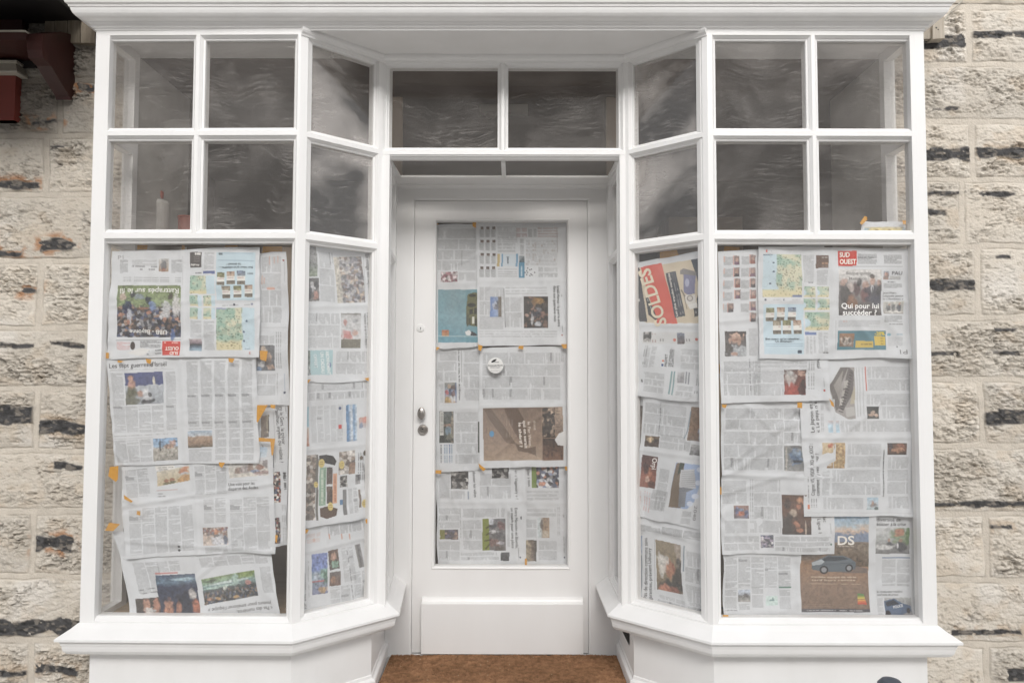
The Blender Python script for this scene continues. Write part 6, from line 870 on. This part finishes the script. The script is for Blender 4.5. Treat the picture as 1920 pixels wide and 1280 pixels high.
# small wooden box in the gap at the lower right of the left window, dark tray in the right window
p0 = in_front(520, 1160, .12); p1 = in_front(556, 1139, .12); mb = MB(); mb.box((p0[0], .10, .353), (p1[0], .22, p1[2])); mb.box((p0[0]+.008, .108, p1[2]), (p1[0]-.008, .212, p1[2]+.004)); o = mb.build('wooden_box', MBOARD); tag(o, 'small brown wooden box in the lower right corner of the left window', 'box')
p0 = in_front(1366, 1165, .05); p1 = in_front(1426, 1150, .05); mb = MB(); mb.box((p0[0], .045, .353), (p1[0], .12, p1[2]-.004)); mb.box((p0[0]-.004, .041, p1[2]-.004), (p1[0]+.004, .124, p1[2])); o = mb.build('black_tray', MBLACK); tag(o, 'flat black tray at the lower left corner of the right window', 'tray')
# doormat of coir filling the recess
nx, ny = 330, 190; xs = np.linspace(-.478, .497, nx); ys = np.linspace(-.02, .572, ny); X, Y = np.meshgrid(xs, ys)
lo = np.interp(Y, [0, .21], [-.65, C2[0]-.012]); hi = np.interp(Y, [0, .21], [.69, C3[0]+.012]); X = lo+(X+.478)/.975*(hi-lo)
tuft = hsh(np.arange(nx*ny).reshape(ny, nx), 1, 3); Zm = .008+.007*tuft+.008*fbm(X*18, Y*18, 5, 3); ed = np.minimum(np.minimum(X-lo, hi-X), .572-Y); Zm = Zm*sstep(-.001, .006, ed)
Cm = lin((152, 116, 88))*(.55+.85*fbm(X*70, Y*70, 6, 3))[..., None]*(.88+.22*tuft)[..., None]; lt = sstep(.5, .75, fbm(X*6, Y*6, 9, 3))[..., None]; Cm = Cm*(1+.25*lt); sp_ = (hsh(np.arange(nx*ny).reshape(ny, nx), 2, 8) > .9985)[..., None]; Cm = np.where(sp_, lin((205, 190, 160)), Cm)
mat_ = grid_mesh('doormat', np.stack([X, Y, Zm], -1), Cm, MCOIR, smooth=False); tag(mat_, 'brown coir doormat filling the floor of the recessed entrance', 'doormat')
# timber packing under both ends of the cornice
def px_prism(name, mat, pts, Y, th, label, cat, parent=None):
    P0 = [in_front(x, y, Y) for x, y in pts]; mb = MB(); back = [(p[0], Y+th, p[2]) for p in P0]
    mb.quad(*P0[::-1]); mb.quad(*back)
    for i in range(len(P0)): j = (i+1) % len(P0); mb.quad(P0[i], P0[j], back[j], back[i])
    o = mb.build(name, mat, parent)
    if label: tag(o, label, cat)
    return o
px_prism('timber_block', MTIMBER, [(1722, 20), (1746.5, 20), (1747.5, 72.5), (1722, 73.5)], .165, .06, 'plain weathered timber block under the right end of the cornice, next to the frame', 'timber block')
tb = px_prism('timber_block', MTIMBER, [(1749, 18), (1769, 18), (1771.5, 72), (1749, 73)], .150, .06, 'timber block with two nail holes under the right end of the cornice', 'timber block')
for i, (a, b) in enumerate(((84, 102), (103, 125.5), (127, 149), (151, 178))): px_prism('timber_plank', MSHADET, [(a, 18), (b, 18), (b+.5, 79+i*.6), (a+.4, 62 if i == 0 else 79+i*.5)], .168-.003*i, .03, ('narrow weathered plank nearest the maroon shelf', 'weathered plank with dark nail marks above the bracket', 'weathered plank third from the maroon shelf', 'weathered plank beside the white frame under the cornice')[i], 'plank')
for x, y, r, par in ((1755.5, 52.5, 1.6, tb), (1759, 56, 1.2, tb)):
    c = in_front(x, y, .150); mb = MB(); mb.lathe((c[0], .1505, c[2]), [(r*.0021, 0), (r*.0021, .0012)], n=10); mb.build('nail_hole', MINK, par)
# cable along the wall at the upper right
def tube(name, pts, r, mat, label, cat):
    mb = MB(); n = 8; rings = []
    for i, p in enumerate(pts):
        p = np.array(p); d = np.array(pts[min(i+1, len(pts)-1)])-np.array(pts[max(i-1, 0)]); d = d/np.linalg.norm(d); a = np.cross(d, (0, 1, 0)); a /= np.linalg.norm(a); b = np.cross(d, a)
        rings.append([tuple(p+r*(math.cos(2*math.pi*k/n)*a+math.sin(2*math.pi*k/n)*b)) for k in range(n)])
    for i in range(len(rings)-1):
        for k in range(n): mb.quad(rings[i][k], rings[i][(k+1) % n], rings[i+1][(k+1) % n], rings[i+1][k], smooth=True)
    o = mb.build(name, mat); tag(o, label, cat); return o
tube('wall_cable', [in_front(x, y, .175) for x, y in ((1812, -12), (1800, 6), (1786, 18), (1776, 30), (1770, 40), (1766, 52), (1764, 74))], .0028, MCREAM, 'thin pale cable running down the wall past the right end of the cornice', 'cable')
# neighbouring maroon shopfront at the upper left
nb = tag(empty('neighbour_shopfront', (-2.1, .1, 0)), 'dark maroon painted shopfront next door with corbel, shelf and cream capital', 'shopfront')
Xb = -1.712
def prism_x(name, mat, prof, x0, x1):
    mb = MB(); A_ = [(x0, y, z) for y, z in prof]; B_ = [(x1, y, z) for y, z in prof]; mb.quad(*A_); mb.quad(*B_[::-1])
    for i in range(len(prof)): j = (i+1) % len(prof); mb.quad(A_[j], A_[i], B_[i], B_[j])
    return mb.build(name, mat, nb)
def zx(px_y, Y, px_x=100): return float(in_front(px_x, px_y, Y)[2])
zt = zx(64, -.02); prism_x('corbel', MMAROON, [(.21, zx(184, .19)), (.17, zx(184, .15)), (.165, zx(178, .15)), (.10, zx(146, .08)), (.05, zx(122, .04)), (.005, zx(108, 0)), (-.005, zx(95, 0)), (-.005, zx(80, 0)), (-.0, zx(64, 0)), (.10, zx(60, .1)), (.21, zx(66, .2))], -1.768, Xb)
prism_x('shelf', MMAROON, [(.20, zx(76, 0)), (-.01, zx(77.5, 0)), (-.012, zx(64, 0)), (.20, zx(62, 0))], -4.2, -1.769)
prism_x('lead_edge', MCREAM, [(.19, zx(61.5, 0)), (-.016, zx(63.5, 0)), (-.016, zx(60.5, 0)), (.19, zx(59, 0))], -4.2, -1.77)
prism_x('fascia_board', MMAROON, [(.19, zx(59, .15)), (.15, zx(59, .15)), (.15, zx(37, .15)), (.19, zx(37, .15))], -4.2, -1.90)
zo = zx(36, .15); prism_x('overhang', MDARK, [(.185, zo), (-.62, zo), (-.62, zo+.25), (.185, zo+.25)], -4.2, -1.665)
prism_x('shade_panel', MDARK, [(.19, zx(125, .17)), (.175, zx(125, .17)), (.175, zx(78, .17)), (.19, zx(78, .17))], -4.2, -1.86)  # added dark sheet standing in for the shadow below the shelf
pe = float(in_front(33, 180, .17)[0]); pz = float(in_front(20, 225, .15)[2]); pz2 = float(in_front(20, 217, .15)[2]); zA = zx(141, .15); zC = zx(112, .13)
mb = MB(); mb.box((-4.2, .155, pz), (pe, .19, zA)); mb.box((-4.2, .149, pz), (pe+.002, .19, pz2)); mb.build('pilaster', MRED, nb)
mb = MB(); mb.sweep([(-4.2, .155), (pe-.004, .155), (pe-.004, .19)], [(0, zA), (.030, zA), (.031, zA+.006), (.024, zA+.018), (.014, zA+.040), (.012, zC-.010), (.020, zC-.008), (.020, zC), (0, zC)]); mb.build('capital', MCREAM, nb)

# bollard on the pavement, only its cap shows at the lower edge of the photograph
c = in_front(1670, 1270, -.45); mb = MB(); zt = c[2]
mb.lathe((c[0], -.45, -.15), [(.06, 0), (.06, .03), (.034, .04), (.033, zt+.15-.07), (.038, zt+.15-.065), (.040, zt+.15-.04), (.036, zt+.15-.018), (.025, zt+.15-.006), (.006, zt+.15)], ax='z', n=32)
o = mb.build('bollard', MBOLL); tag(o, 'slim blue grey bollard in front of the right stall riser', 'bollard')

# ------------------------------------------------------------------ ground, street opposite
mb = MB(); mb.box((-30, -5.2, -.5), (30, .3, -.15)); o = mb.build('pavement', MPAVE); tag(o, kind='structure')
mb = MB(); mb.box((-.66, -.001, -.149), (.70, .66, -.002)); o = mb.build('entrance_step', MPAVE); tag(o, kind='structure')
mb = MB(); mb.quad((-60, -60, -.27), (60, -60, -.27), (60, -5.2, -.27), (-60, -5.2, -.27)); o = mb.build('road', MROAD); tag(o, kind='structure')
opp = tag(empty('opposite_house', (0, -13, -.27)), 'plain rendered house across the street seen only in reflections', 'house')
mb = MB(); mb.box((-24, -19, -.27), (18, -13, 7.6)); mb.build('house_wall', MHOUSE, opp)
mb = MB(); mb.quad((-24.3, -12.6, 7.55), (18.3, -12.6, 7.55), (18.3, -16, 10.9), (-24.3, -16, 10.9)); mb.quad((-24.3, -16, 10.9), (18.3, -16, 10.9), (18.3, -19.3, 7.55), (-24.3, -19.3, 7.55)); mb.build('roof', MSLATE, opp)
for x in (-20, -15, -11, -7, -3.2, .4, 4, 7, 11, 15):
    for z in (.7, 3.3, 5.6): mb = MB(); mb.box((x-.5, -12.99, z), (x+.5, -12.94, z+1.35)); mb.build('house_window', MBLADE, opp)

# ------------------------------------------------------------------ light: overcast sky
w = bpy.data.worlds.new('World'); sc.world = w; w.use_nodes = True; N = w.node_tree.nodes; L = w.node_tree.links; bg = N['Background']
sky = N.new('ShaderNodeTexSky'); sky.sky_type = 'NISHITA'; sky.sun_disc = False; SE, SR = R(32), R(174)
sky.sun_elevation = SE; sky.sun_rotation = SR; sky.air_density = 1.; sky.dust_density = 1.; sky.ozone_density = 1.
hs = N.new('ShaderNodeHueSaturation'); hs.inputs['Saturation'].default_value = .12; L.new(sky.outputs[0], hs.inputs['Color']); L.new(hs.outputs[0], bg.inputs[0]); bg.inputs[1].default_value = .15
sd = bpy.data.lights.new('sun', 'SUN'); so = bpy.data.objects.new('sun', sd); COL.objects.link(so); sd.energy = 1.5; sd.angle = R(32); sd.color = (1, .97, .93)
az = SR                                                       # sun over the street behind the camera
dirv = Vector((math.sin(az)*math.cos(SE), math.cos(az)*math.cos(SE), math.sin(SE))); so.rotation_euler = dirv.to_track_quat('Z', 'Y').to_euler(); so.location = (0, -6, 8)
vs = sc.view_settings; vs.view_transform = 'Standard'; vs.look = 'None'; vs.gamma = 1; vs.exposure = 1.0
sc.cycles.max_bounces = 6; sc.cycles.diffuse_bounces = 3; sc.cycles.transparent_max_bounces = 16; sc.cycles.use_denoising = True; sc.cycles.caustics_reflective = False; sc.cycles.caustics_refractive = False
